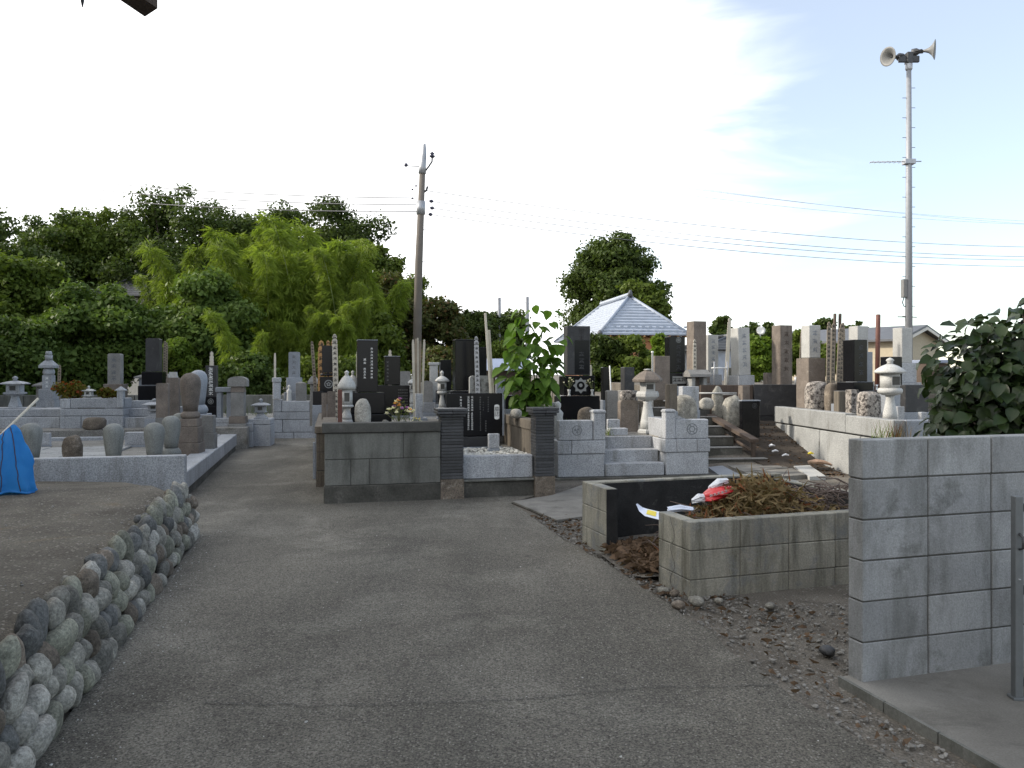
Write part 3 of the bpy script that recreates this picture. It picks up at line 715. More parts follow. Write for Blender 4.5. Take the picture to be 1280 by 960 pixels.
class Dims: pass
def tier_mesh(mb, w, dp, z0, z1, shape):
    h = z1-z0
    if shape == 'box': mb.bb(-w/2, w/2, -dp/2, dp/2, z0, z1, min(.008, h*.2))
    elif shape == 'dome':      # top rounded in front view
        n = 10; pts = [(-w/2, z0), (w/2, z0)]+[(w/2*math.cos(math.pi*k/n), z1-min(w*.22, h*.4)+min(w*.22, h*.4)*math.sin(math.pi*k/n)) for k in range(n+1)]
        mb.prism(pts, -dp/2, dp/2)
    elif shape == 'soft':      # slightly crowned top
        r = w*.10; pts = [(-w/2, z0), (w/2, z0), (w/2, z1-r), (w/2-r*.5, z1-r*.3), (w/2-r*1.6, z1), (-w/2+r*1.6, z1), (-w/2+r*.5, z1-r*.3), (-w/2, z1-r)]
        mb.prism(pts, -dp/2, dp/2)
    elif shape == 'peak': mb.bb(-w/2, w/2, -dp/2, dp/2, z0, z1-w*.16, .006); mb.frus((0, 0), (w*.99, dp*.99), (w*.06, dp*.06), z1-w*.16+.0005, z1)
    elif shape == 'taper': mb.frus((0, 0), (w, dp), (w*.86, dp*.86), z0, z1)
    elif shape == 'lotus': mb.lathe([(w*.42, z0), (w*.5, z0+h*.35), (w*.46, z0+h*.7), (w*.36, z1)], 18)
    elif shape == 'egg': mb.lathe([(w*.34, z0), (w*.39, z0+h*.2), (w*.46, z0+h*.48), (w*.497, z0+h*.68), (w*.49, z0+h*.78), (w*.44, z0+h*.87), (w*.34, z0+h*.94), (w*.19, z0+h*.985), (w*.03, z1)], 24)
    elif shape == 'rock': rock(mb, (0, 0, (z0+z1)/2), (w/2, dp/2, h/2*1.05), int(abs(w*1e4)+h*1e3) % 97, 3, .16, 1.1, flat=.75)
    elif shape == 'roof': mb.frus((0, 0), (w, dp), (w, dp), z0, z0+h*.3); mb.frus((0, 0), (w, dp), (w*.35, dp*.35), z0+h*.3+.0005, z1)
    elif shape == 'cyl': mb.lathe([(w/2, z0), (w/2, z1)], 20)
    elif shape == 'hollow':    # base block with an arched opening
        n = 8; a = w*.3
        pts = [(-w/2, z0), (-a, z0)]+[(-a*math.cos(math.pi*k/n), z0+h*.55*math.sin(math.pi*k/n)) for k in range(1, n)]+[(a, z0), (w/2, z0), (w/2, z1), (-w/2, z1)]
        mb.prism(pts, -dp/2, dp/2)
def grave(name, label, cat, cx, d, th, tiers, g=None, group=None, lean=0):
    """tiers top to bottom: (part name, width px, top px, bottom px, material, shape, depth ratio)"""
    phi = math.atan((cx-640)/F); a = R(th)+phi
    zb = Z(tiers[-1][3], d)
    base = g if g is not None else zb
    t = thing(name, label, cat, (X(cx, d), d, base), th, group); D = []
    if lean: t.rotation_euler = (0, R(lean), R(th))
    for k, tr in enumerate(tiers):
        nm, W, yt, yb, mat = tr[:5]; shape = tr[5] if len(tr) > 5 else 'box'; r = tr[6] if len(tr) > 6 else 1.0
        P = W*d*math.cos(phi)/F
        if shape in ('egg', 'lotus', 'cyl'): wd = P; dp = P
        else: wd = P/(math.cos(a)+r*abs(math.sin(a))); dp = wd*r
        z0, z1 = Z(yb, d)-base, Z(yt, d)-base
        mb = MB(); tier_mesh(mb, wd, dp, z0+(.001 if k < len(tiers)-1 else 0), z1, shape)
        o = part(nm, mb, M[mat], t); q = Dims(); q.w, q.d, q.z0, q.z1, q.o = wd, dp, z0, z1, o; D.append(q)
    if g is not None and zb-g > .02:
        q = D[-1]; mb = MB(); mb.bb(-q.w*.55, q.w*.55, -q.d*.55, q.d*.55, -.02, zb-g-.001, .008)
        part('plinth', mb, M['grey' if tiers[-1][4] in ('brown', 'grey', 'rock_b') else 'granite_b'], t)
    return t, D
def face(q): return -q.d/2-.0025
def sotoba(label, cx, d, py_top, py_bot, wpx, mat='wood', th=8, lean=0, back=0, ink=True, n=None, group='wooden memorial boards', seed=1, g=None, parent_name='memorial_board'):
    w_ = wpx/F*d; zt, zb = Z(py_top, d), Z(py_bot, d)
    if g is not None: zb = g
    h = zt-zb; t = thing(parent_name, label, 'memorial board', (X(cx, d), d, zb), th, group); t.rotation_euler = (R(back), R(lean), R(th))
    a = w_/2; k = w_*.9
    pts = [(-a, 0), (a, 0)]
    prof = [(1, 1)]; z = h-k*3.6
    right = [(a, z)]
    for (r, dz) in ((.7, .06), (1, .12), (1, .62), (.7, .70), (1, .80), (1, 1.35), (.66, 1.45), (.95, 1.6), (.95, 2.2), (.5, 2.5), (.85, 2.8), (.6, 3.3), (0, 3.6)): right.append((a*r, z+k*dz))
    pts = [(-a, 0)]+[(a, 0)]+right+[(-x, zz) for x, zz in right[::-1][1:]]
    part('board', MB().prism(pts, -.006, .006), M[mat], t)
    if ink: lettering(t, [(0, h-k*.2, h*.12, n or max(4, int(h/(w_*1.15))), w_*.8)], -.0075, 'ink', seed, 'brushwork')
    return t
def crest(parent, x, z, r, y, mat='gold'):
    mb = MB(); ring(mb, (x, z), r, r*.2, y, 20)
    for a in range(0, 360, 72): disc(mb, (x+math.cos(R(a+18))*r*.36, z+math.sin(R(a+18))*r*.36), r*.22, y-.0005, 7)
    return part('crest', mb, M[mat], parent)

def lantern(label, cx, d, th, py, wpx, mats, style='round', g=None, group='stone lanterns', name='stone_lantern'):
    """py: heights in pixels: finial top, roof top, roof bottom, box bottom, platform bottom, shaft bottom, base bottom; wpx: roof, box, platform, shaft, base widths"""
    k = d/F; z = [Z(p, d) for p in py]; b = g if g is not None else z[-1]; z = [q-b for q in z]
    t = thing(name, label, 'stone lantern', (X(cx, d), d, b), th, group); rw, bw, pw, sw_, ew = [q*k/2 for q in wpx]
    n, rot = (24, 0) if style == 'round' else ((6, 0) if style == 'hex' else (4, math.pi/4)); f = 1 if n != 4 else math.sqrt(2); sm = n == 24
    m = lambda i: M[mats[i % len(mats)]]
    H = z[0]-z[1]; part('finial', MB().lathe([(rw*.16, z[1]), (rw*.22, z[1]+H*.12), (rw*.16, z[1]+H*.3), (rw*.27, z[1]+H*.55), (rw*.22, z[1]+H*.75), (rw*.03, z[0])], 16), m(0), t)
    H = z[1]-z[2]; part('roof', MB().lathe([(rw*.70*f, z[2]+.001), (rw*.98*f, z[2]+H*.06), (rw*f, z[2]+H*.24), (rw*.82*f, z[2]+H*.50), (rw*.52*f, z[2]+H*.80), (rw*.2*f, z[1])], n, rot=rot, smooth=sm), m(2) if len(mats) > 2 else m(0), t)
    zb, zt = z[3], z[2]; fb = MB(); q = bw
    if style == 'round':
        n2 = 24; vs = []
        fb.lathe([(q, zb), (q, zt)], n2)
    else: fb.lathe([(q*f, zb), (q*f, zt)], n, rot=rot, smooth=False)
    fo = part('light_chamber', fb, m(1), t)
    hh = zt-zb; wn = MB(); y0 = -q*(1 if style != 'hex' else .866)-.002
    pts = [(-q*.45, zb+hh*.22), (q*.45, zb+hh*.22), (q*.45, zb+hh*.80), (-q*.45, zb+hh*.80)]
    wn.add([(x, y0, zz) for x, zz in pts], [(0, 1, 2, 3)])
    wn2 = MB(); wn2.prism([(-q*.52, zb+hh*.17), (q*.52, zb+hh*.17), (q*.52, zb+hh*.85), (-q*.52, zb+hh*.85)], y0-.001, y0+.004)
    part('window_frame', wn2, m(1), fo); wn.v = [(x, y-.003, zz) for x, y, zz in wn.v]; part('opening', wn, M['mortar'], fo)
    H = z[3]-z[4]; part('platform', MB().lathe([(pw*.62*f, z[4]), (pw*.92*f, z[4]+H*.3), (pw*f, z[4]+H*.42), (pw*f, z[4]+H*.72), (pw*.9*f, z[3]-.001)], n, rot=rot, smooth=sm), m(0), t)
    H = z[4]-z[5]
    part('shaft', MB().lathe([(sw_*1.45, z[5]), (sw_*1.35, z[5]+H*.25), (sw_, z[5]+H*.62), (sw_*.78, z[5]+H*.88), (sw_*.95, z[4]-.001)], 20 if style != 'square' else 4, rot=rot, smooth=style != 'square'), m(1), t)
    if z[5] > z[6]+.005: part('base', MB().lathe([(ew*f, z[6]), (ew*f, z[6]+(z[5]-z[6])*.6), (ew*.85*f, z[5]-.001)], n, rot=rot, smooth=sm), m(0), t)
    if z[6] > .03: part('plinth', MB().bb(-ew*1.1, ew*1.1, -ew*1.1, ew*1.1, -.02, z[6]-.001, .008), M['granite_b'], t)
    return t
def vase(parent, x, y, z, s, mat='steel'):
    return part('flower_vase', MB().lathe([(s*.5, z), (s*.42, z+s*.4), (s*.30, z+s*.8), (s*.42, z+s*1.5), (s*.55, z+s*2.0)], 14, (x, y, 0)), M[mat], parent)
def bouquet(label, x, y, z, s, cols, seed, green='leaf_md', nf=26, name='flower_bouquet'):
    rs = random.Random(seed); t = thing(name, label, 'flowers', (x, y, z))
    gm = MB(); st = MB(); heads = {c: MB() for c in cols}
    for k in range(nf):
        a = rs.uniform(0, 6.28); r = s*.5*math.sqrt(rs.random()); h = s*(1-.5*(r/(s*.5))**2)*rs.uniform(.75, 1.05)
        p = Vector((r*math.cos(a), r*math.sin(a)*.6, h)); st.tube([(0, 0, 0), (p.x*.5, p.y*.5, h*.55), p], .003, 4)
        mbh = heads[cols[k % len(cols)]]
        for j in range(10):
            b = rs.uniform(0, 6.28); tl = rs.uniform(.1, 1.2); q = Vector((math.cos(b)*math.cos(tl), math.sin(b)*math.cos(tl), math.sin(tl)))*s*.11
            u = q.cross(Vector((0, 0, 1))).normalized()*s*.05
            mbh.add([p, p+q*.6+u, p+q, p+q*.6-u], [(0, 1, 2, 3)])
    for k in range(nf*4):
        a = rs.uniform(0, 6.28); r = s*.42*math.sqrt(rs.random()); h = s*rs.uniform(.15, .85)
        p = Vector((r*math.cos(a), r*math.sin(a)*.6, h)); q = Vector((rs.uniform(-1, 1), rs.uniform(-1, 1), rs.uniform(-.3, 1)))*s*.14; u = Vector((rs.uniform(-1, 1), rs.uniform(-1, 1), 0)).normalized()*s*.03
        gm.add([p, p+q*.5+u, p+q, p+q*.5-u], [(0, 1, 2, 3)])
    part('stems', st, M['stem'], t); part('leaves', gm, M[green], t)
    for c in dict.fromkeys(cols): stuff(part('blooms', heads[c], M[c], t))
    return t
def stone_thing(label, cx, d, py0, py1, wpx, mat, th=5, seed=1, r=.8, cat='stone', name='standing_stone', g=None, flat=.55, rough=.2, sub=3, group=None):
    z1 = Z(py0, d); z0 = Z(py1, d) if g is None else g; wd = wpx/F*d
    mb = MB(); h = z1-z0; rock(mb, (0, 0, h/2-.01), (wd/2, wd/2*r, h/2*1.06), seed, sub, rough, 1.2, flat=flat)
    o = part(name, mb, M[mat], None); o.location = (X(cx, d), d, z0); o.rotation_euler = (0, 0, R(th)); return tag(o, label, cat, group)

LB = .44      # height of the left hand beds
# ---------------------------------------------------------------- left plots, far row
lantern('small pale square stone lantern farthest left, before the dark trees', 19, 16.6, 10, (470, 476, 480.5, 490, 494, 512, 513), (26, 15, 20, 12, 16), ['granite'], 'square', g=LB)
t, D = grave('five_ring_tower', 'pale granite five-ring memorial tower left of the red-green shrubs', 'memorial tower', 61, 17.4, 8, [
    ('jewel', 9, 439, 444, 'granite', 'lotus'), ('neck', 10, 444, 450, 'granite', 'cyl'), ('roof', 26, 450, 460, 'granite', 'roof'), ('globe', 16, 460, 469, 'granite', 'lotus'),
    ('drum', 17, 469, 486.5, 'granite', 'box'), ('upper_base', 26, 486.5, 500, 'granite', 'box'), ('lower_base', 32, 500, 518, 'granite', 'hollow')], g=LB)
lettering(t, [(0, D[4].z1-.02, D[4].z0+.02, 3, .07)], face(D[4]), 'white', 4)
t, D = grave('stone_tablet', 'low grey stone tablet with a flat roof slab behind the five-ring tower', 'stone tablet', 60, 18.2, 8, [('roof', 40, 477, 483, 'grey', 'roof', .5), ('tablet', 30, 483, 512, 'grey', 'box', .3)], g=LB)
sotoba('thin tan wooden board leaning behind the five-ring tower', 72, 18.0, 456, 490, 3.6, 'wood', 8, 2, seed=3, g=LB)
def planter(label, cx0, cx1, d, rows, th=8):
    x0, x1 = X(cx0, d), X(cx1, d); t = thing('granite_planter', label, 'planter', (x0, d, LB-.02), th); L_ = x1-x0
    for (a, b, y0, y1) in rows: block('stone_block', a*L_, b*L_, -.02*(1 if y1 > 515 else 0), .5, Z(y1, d)-LB+.02, Z(y0, d)-LB+.018, M['granite'], t, .010)
    return t, L_
t, L_ = planter('pale granite planter holding two red-green shrubs, dark slot in its face', 75, 150, 15.7, [(0, 1, 511, 520), (0, .33, 520.3, 536), (.337, 1, 520.3, 536), (0, .16, 498.5, 510.7), (.165, 1, 498, 510.7)])
part('slot', MB().bb(.28*L_, .70*L_, -.012, .05, Z(511.5, 15.7)-LB+.02, Z(509.8, 15.7)-LB+.02, .001), M['mortar'], t)
part('post', MB().bb(.90*L_, 1.0*L_, -.03, .1, Z(510, 15.7)-LB+.02, Z(485, 15.7)-LB, .008).frus((.95*L_, .035), (.2, .17), (.02, .02), Z(487, 15.7)-LB, Z(482, 15.7)-LB), M['granite'], t)
lantern('tiny pale lantern between the two red-green shrubs', 111, 15.95, 8, (482, 486, 489, 494, 496, 504, 505), (13, 8, 9, 6, 9), ['granite_w'], 'square', g=.70)
t = thing('granite_steps', 'pale granite ledge and steps left of the shrub planter', 'steps', (X(36, 15.8), 15.8, LB-.02), 8)
for k, (y0, y1, a, b) in enumerate(((522, 536, -1.4, .58), (512, 521.7, -1.4, .58), (511, 511.8, -1.38, -.2))): block('stone_block', a, b, .22*k, 1.0, Z(y1, 15.8)-LB+.02, Z(y0, 15.8)-LB+.02, M['granite'], t, .010)
t = thing('granite_steps', 'pale granite steps between the shrub planter and the small lantern', 'steps', (X(152, 15.9), 15.9, LB-.02), 8)
for k, (y0, y1, x1) in enumerate(((522, 536, 1.0), (511, 521.7, .95), (502, 510.7, .6))): block('stone_block', .0, x1, .28*k, 1.2, Z(y1, 15.9)-LB+.02, Z(y0, 15.9)-LB+.02, M['granite'], t, .010)
t, D = grave('headstone', 'grey-brown headstone behind the shrub planter', 'headstone', 144.5, 17.6, 12, [('headstone', 20, 442, 480, 'grey', 'soft'), ('upper_base', 31, 480, 497, 'brown'), ('lower_base', 40, 497, 515, 'grey')], g=LB)
lettering(t, [(0, D[0].z1-.08, D[0].z0+.06, 4, .12)], face(D[0]), 'engrave', 201)
t, D = grave('headstone', 'tall dark headstone on a black base, left of the yellow-green shrub', 'headstone', 192.5, 17.0, 12, [('headstone', 21, 423, 464.5, 'black_rough', 'soft'), ('upper_base', 31, 464.8, 481, 'black'), ('lower_base', 40, 482, 501, 'black'), ('plinth', 52, 501, 515, 'granite_b')], g=LB)
t, D = grave('stone_tablet', 'wide grey roofed tablet standing behind the tall dark headstone', 'stone tablet', 195.5, 18.0, 10, [('roof', 56, 466, 473, 'grey', 'roof', .35), ('tablet', 44, 473, 510, 'granite_b', 'box', .25)], g=LB)
for k in range(2): sotoba(['thin tan memorial board at the right shoulder of the tall dark headstone', 'second tan memorial board just behind the tall dark headstone'][k], 204.5+k*2.2, 17.5+k*.1, 426+k*2, 480, 3.2, 'wood', 10, 1, seed=6+k, g=LB+.2)
lantern('low pale stone lantern with a wide roof before the brown slab', 193, 15.9, 8, (498, 502, 506.5, 512, 514, 520, 523), (23, 12, 15, 11, 17), ['granite'], 'square', g=LB)
t, D = grave('stone_slab', 'narrow brown stone slab beside the low wide-roofed lantern', 'stone slab', 203.5, 15.2, 8, [('slab', 17, 479, 522, 'brown', 'soft', .5)], g=LB)
t, D = grave('stone_slab', 'grey-brown slab with a white cap behind the big brown egg stone', 'stone slab', 216.5, 15.8, 8, [('cap', 12, 465, 473, 'granite_w', 'taper', .6), ('slab', 18, 472, 520, 'brown', 'soft', .5)], g=LB)
stone_thing('dark mossy boulder on the ledge under the shrub planter', 118, 15.35, 521, 537, 27, 'rock_b', 5, 8, .6, 'boulder', 'boulder')
t = thing('concrete_wall', 'low dark concrete footing wall along the back of the kerbed plot', 'wall', (X(54, 15.45), 15.45, 0), 8)
for k in range(3): block('panel', .0+k*1.2, 1.19+k*1.2, 0, .12, .0, Z(538, 15.45), M['conc_cap'], t, .008)

# ---------------------------------------------------------------- egg-shaped monks' stones in the kerbed plot
def egg(label, cx, d, y0, y1, wpx, mat='egg', ring_=True, g=.27):
    tiers = [('egg_stone', wpx, y0, y1, mat, 'egg')]
    if ring_: tiers.append(('lotus_base', wpx*1.08, y1, y1+11, mat, 'lotus'))
    return grave('egg_stone', label, 'monk gravestone', cx, d, 6, tiers, g=g, group='egg-shaped monk gravestones')
egg('egg-shaped grey stone beside the blue net', 39, 10.9, 515*1+13.5, 574, 30)
egg('egg-shaped grey stone in the middle of the front row, right of the small brown stone', 142, 10.6, 529, 573, 27.5)
egg('egg-shaped grey stone third along the kerb, darker green at its foot', 193, 10.4, 528, 572, 27)
egg('slimmer egg-shaped grey stone standing on a visible ring base', 214, 11.0, 519.5, 560, 24.5)
egg('egg-shaped grey stone half hidden behind the slimmer one', 225, 12.0, 516, 553, 22)
egg('tall smooth pale egg stone behind the big brown one', 248, 12.9, 462.5, 506, 23.5, 'granite_b')
t, D = grave('egg_stone', 'big weathered brown barrel-shaped stone on stacked blocks', 'monk gravestone', 238, 12.0, 6, [('egg_stone', 27, 466, 514, 'brown', 'egg'), ('lotus_base', 26, 514, 523, 'brown', 'lotus'), ('block_seat', 30, 523, 533, 'brown'), ('pedestal', 34, 533, 553, 'brown'), ('lower_pedestal', 38, 553, 583, 'brown')], g=.27)
t, D = grave('stone_block_stack', 'stack of dark square stone blocks right of the big brown barrel-shaped stone', 'stone blocks', 261, 12.7, 8, [('block', 18, 519, 541, 'grey'), ('block', 22, 541, 572, 'grey')], g=.27)
stone_thing('small rough brown stone between two egg-shaped stones', 91, 10.6, 544, 585, 24, 'rock_b', 5, 17, .7, 'stone', 'standing_stone', g=.27, flat=.5)
for k, (cx, w_, y0, d, l) in enumerate(((58, 13, 541, 13.6, 'square pale granite block behind the leftmost egg stone'), (171, 30, 540, 13.6, 'long pale granite block behind the front row of egg stones'))):
    t, D = grave('granite_block', l, 'stone block', cx, d, 10, [('block', w_, y0, 556, 'granite', 'box', .5)], g=.27)

# ---------------------------------------------------------------- left plots, right half
t, D = grave('headstone', 'slim black headstone with a carved column of characters and a white-tipped board behind', 'headstone', 264.8, 16.9, 10, [('headstone', 16, 457, 496, 'black_rough'), ('upper_base', 17, 496, 507, 'black'), ('lower_base', 22, 507, 522, 'black')], g=LB)
lettering(t, [(0, D[0].z1-.03, D[0].z0+.03, 7, .10)], face(D[0]), 'white', 9); crest(t, 0, (D[1].z0+D[1].z1)/2, .06, face(D[1])); vase(t, .22, -.12, D[2].z0, .05)
sotoba('white-tipped board rising behind the slim black headstone', 264.6, 17.4, 439, 480, 5, 'wood_w', 6, seed=12, g=LB, ink=False)
t = thing('stone_gate_table', 'grey stone table frame right of the slim black headstone', 'stone frame', (X(281, 16.6), 16.6, LB), 8)
part('top', MB().bb(-.17, .17, -.12, .12, Z(490, 16.6)-LB, Z(484, 16.6)-LB, .01), M['granite_b'], t)
for s_ in (-.10, .10): part('leg', MB().bb(s_-.05, s_+.05, -.08, .08, 0, Z(490.2, 16.6)-LB, .01), M['granite_b'], t)
t, D = grave('capped_monument', 'mushroom-capped old brown stone monument right of the slim black headstone', 'monument', 298, 16.4, 10, [('cap', 27, 470.5, 483, 'grey', 'dome', .8), ('neck', 20, 483, 490, 'brown', 'taper'), ('body', 19, 490, 520, 'grey'), ('base', 24, 520, 529, 'brown')], g=LB)
t = thing('granite_kerb', 'light granite step blocks in front of the mushroom-capped monument', 'kerb', (X(265, 16.3), 16.3, .0), 9)
for a, b, y0, y1 in ((0, .42, 523, 529), (0, .82, 529.3, 540), (0, .82, 540.3, 560)): block('stone_block', a, b, -.02 if y0 > 535 else 0, .5, max(Z(y1, 16.3), -.03), Z(y0, 16.3), M['granite'], t, .010)
lantern('small pale granite lantern on a square block at the path end', 326, 16.8, 9, (498, 503, 507, 514, 516, 521, 523), (21, 12, 14, 11, 15), ['granite'], 'square', g=Z(523, 16.8))
t = thing('granite_pedestal', 'square pale granite pedestal under the small lantern at the path end', 'pedestal', (X(326, 16.8), 16.8, 0), 9)
for y0, y1 in ((523.2, 530), (530.3, 561)): block('stone_block', -.23, .23, -.22, .4, max(Z(y1, 16.8), -.03), Z(y0, 16.8), M['granite'], t, .012)
t = thing('granite_enclosure', 'pale granite block enclosure at the end of the path, with a capped post', 'grave enclosure', (X(341, 18.7), 18.7, 0), 9)
zz = lambda p: Z(p, 18.7)
for a, b, y0, y1 in ((0, .48, 541, 553.5), (.49, 1.2, 541, 553.5), (0, .22, 525, 540.6), (.23, 1.2, 525, 540.6), (.0, .2, 499.5, 515), (.21, .85, 501.5, 515), (.0, 1.2, 515.4, 524.6), (.86, 1.2, 497, 515)): block('stone_block', a, b, 0, .35, max(zz(y1), -.02), zz(y0), M['granite'], t, .010)
part('post', MB().bb(.0, .165, -.02, .15, zz(499), zz(478), .01).bb(-.015, .18, -.035, .165, zz(477.8), zz(472), .012), M['granite'], t)
sotoba('plain thin board standing behind the capped granite post', 343.7, 19.3, 441, 500, 2.6, 'wood_w', 5, 0, ink=False, g=LB)
t, D = grave('headstone', 'tall pale grey headstone in front of the bamboo, at the path end', 'headstone', 368, 19.4, 9, [('headstone', 14.5, 440, 472, 'granite_b', 'soft'), ('upper_base', 20, 472, 490, 'granite_b'), ('lower_base', 26, 490, 503, 'granite_b')], g=LB)
lettering(t, [(0, D[0].z1-.06, D[0].z0+.05, 4, .10)], face(D[0]), 'engrave', 202)
t = thing('stone_statue', 'small white robed stone figure left of the grey stele', 'statue', (X(361.5, 18.95), 18.95, Z(502, 18.95)), 5)
part('figure', MB().lathe([(.055, 0), (.06, .05), (.05, .2), (.062, .26), (.03, .30), (.022, .31), (.036, .345), (.034, .38), (.012, .405)], 14), M['granite_w'], t)
t, D = grave('stele', 'grey pointed stele on the granite enclosure at the path end', 'stele', 376.5, 18.95, 9, [('stele', 13.5, 477, 503, 'grey', 'peak', .35)])

# ---------------------------------------------------------------- centre, behind the capped wall
t, D = grave('roofed_shrine', 'grey stone shrine with a hipped roof left of the black crested headstone', 'stone shrine', 392, 16.6, 10, [('roof', 15, 470, 480, 'grey', 'roof'), ('body', 9, 480, 500, 'grey')], g=.45)
t, D = grave('headstone', 'black headstone on crested base in front of four orange memorial boards', 'headstone', 409.5, 15.2, 13, [('headstone', 14, 432, 466, 'black', 'soft'), ('plate', 20, 466.5, 470, 'black', 'lotus'), ('upper_base', 19, 471, 489, 'black'), ('lower_base', 26, 489, 505, 'black')], g=.48)
crest(t, .02, (D[2].z0+D[2].z1)/2, .08, face(D[2])); vase(t, .16, -.15, D[2].z0, .035)
for k, (cx, w_, y0, m) in enumerate(((394.5, 3.8, 426, 'wood'), (401.5, 8, 425, 'wood_or'), (410, 5, 425, 'wood_or'), (416, 5.4, 425, 'wood_or'))):
    sotoba(['thin weathered board leaning left beside the black crested headstone', 'wide orange memorial board left behind the black crested headstone', 'orange board rising above the middle of the black crested headstone', 'orange board at the right shoulder of the black crested headstone'][k], cx+(3 if k == 0 else 0), 15.6, y0, 480, w_, m, 8, -4 if k == 0 else 0, seed=20+k, g=.48)
sotoba('tall bleached memorial board right of the black crested headstone', 421, 12.6, 417, 500, 6.5, 'wood_w', 8, -1.2, seed=25, g=.50)
sotoba('short white memorial board between the crested headstone and the tall bleached board', 418, 14.2, 440, 490, 3.4, 'wood_w', 8, seed=26, g=.5)
for k, (cx, w_, y0) in enumerate(((405.2, 5, 491), (414.2, 9, 489))): grave('stone_slab', ['narrow dark brown slab left of the red-brown post', 'wider dark brown polished slab left of the red-brown post'][k], 'stone slab', cx, 12.2, 13, [('slab', w_+1.5, y0, 528, 'brown', 'soft', .25)], g=.48)
t, D = grave('dark_stone_box', 'black stone box lying below the crested headstone', 'stone box', 397.5, 14.4, 10, [('box', 13, 489, 506, 'black')], g=.46)
o = part('wooden_post', MB().bb(-.027, .027, -.027, .027, 0, Z(487, 9.75)-.84, .006), M['wood_red'], None); o.location = (X(425, 9.75), 9.75, .84); o.rotation_euler = (0, 0, R(13)); tag(o, 'red-brown square wooden post behind the capped wall corner', 'post')
lantern('white stone lantern with a domed roof, left of the two behind the capped wall', 433.5, 10.2, 13, (463, 469, 487, 506, 510, 524, 530), (23, 14, 17, 9, 15), ['granite_w'], 'round', g=.84)
lantern('white stone lantern partly hidden behind its twin and the black headstone', 441, 10.9, 13, (463, 469, 485, 503, 507, 521, 527), (17, 11, 14, 8, 13), ['granite_w'], 'round', g=.84)
t, D = grave('headstone', 'tall black polished headstone with two columns of white characters', 'headstone', 459, 10.9, 13, [('headstone', 26.5, 426, 490, 'black'), ('upper_base', 44, 490.5, 516, 'black'), ('lower_base', 60, 516.5, 532, 'black')], g=.83)
q = D[0]; s_ = .05
lettering(t, [(q.w*.20, q.z1-.09, q.z1-.53, 10, .036), (-q.w*.14, q.z1-.24, q.z1-.33, 2, .042), (-q.w*.14, q.z1-.37, q.z1-.53, 4, .036)], face(q), 'white', 31)
part('bright_edge', MB().bb(-q.w/2-.0, q.w/2, -q.d/2, q.d/2, q.z1+.0005, q.z1+.010, .002), M['granite_b'], t)
sotoba('thin grey board at the left edge of the tall black polished headstone', 446.4, 11.4, 439, 500, 2.6, 'wood_w', 8, 0, ink=False, seed=30, g=.83)
stone_thing('rough white upright rock on the capped wall', 453.5, 9.85, 498, 531, 20, 'rock_w', 10, 5, .8, 'rock', 'rock', g=.83, flat=.6, rough=.14)
t, D = grave('headstone', 'black headstone behind the flowers, on a wide black base', 'headstone', 490, 12.4, 13, [('headstone', 20.5, 446, 481, 'black'), ('upper_base', 44, 481.5, 519, 'black', 'box', .5)], g=.83)
part('bright_edge', MB().bb(-D[0].w/2, D[0].w/2, -D[0].d/2, D[0].d/2, D[0].z1+.0005, D[0].z1+.010, .002), M['granite_b'], t)
lettering(t, [(-D[0].w*.32, D[0].z1-.06, D[0].z0+.05, 6, .035)], face(D[0]), 'carved', 33)
sotoba('round-topped pale board tip behind the black headstone near the flowers', 487.5, 12.9, 437, 470, 4.6, 'wood_w', 8, 0, ink=False, g=.83)
lettering(t, [(D[1].w*(.18+.06*k), D[1].z1-.05, D[1].z0+.06, 8, .025) for k in range(5)], face(D[1]), 'carved', 34)
t, D = grave('stone_slab', 'grey square slab above the flowers, left of the weathered boards', 'stone slab', 506.5, 14.2, 12, [('slab', 13, 464, 485, 'grey', 'soft', .4)], g=.48)
lantern('small white lantern roof half hidden beside the weathered boards', 515, 13.6, 12, (470, 474, 480, 488, 491, 505, 508), (11, 7, 8, 5, 8), ['granite_w'], 'round', g=.48)
for k, (cx, y0, l) in enumerate(((516.6, 424, -1), (518.8, 423, 0), (521.5, 422, 0), (523.6, 426, 1), (527.2, 424, 2))):
    sotoba(['leftmost of the weathered grey boards in the pale stone holder', 'second of the weathered grey boards in the pale stone holder', 'tallest weathered board in the middle of the pale stone holder', 'fourth of the weathered grey boards in the pale stone holder', 'rightmost weathered board, leaning out of the pale stone holder'][k], cx+1.4-k*.4, 11.8+.03*k, y0, 505, 3.0, 'wood' if k % 2 else 'wood_w', 6, l, ink=False, seed=40+k, g=.86)
t = thing('board_holder', 'pale stone holder gripping the weathered memorial boards', 'board holder', (X(523.5, 11.6), 11.6, .83), 12)
part('slot_stone', MB().bb(-.055, .055, -.05, .02, 0, Z(492, 11.6)-.83, .008), M['granite'], t); part('base', MB().bb(-.12, .12, -.09, .26, 0, .05, .008), M['granite_b'], t)
bouquet('bouquet of white, orange and purple flowers on the grave behind the capped wall', X(500, 10.25), 10.25, .84, .36, ['flower_w', 'flower_w', 'flower_o', 'flower_p'], 3)
bouquet('low clump of yellow flowers near the left brick pillar', X(520, 9.9), 9.9, .84, .15, ['flower_y', 'flower_w'], 4, nf=14)
for k, (cx, w_) in enumerate(((482, 9), (503, 8))): stone_thing(['pale pebble on the bed below the bouquet', 'grey pebble right below the bouquet'][k], cx, 9.8, 524, 531, w_, 'rock', 5, 50+k, 1, 'pebble', 'pebble', g=.835)
t, D = grave('stele', 'grey round-topped stele right of the weathered boards', 'stele', 533.5, 14.4, 12, [('stele', 15, 476, 503, 'grey', 'dome', .4), ('base', 22, 503, 515, 'granite')], g=.47)
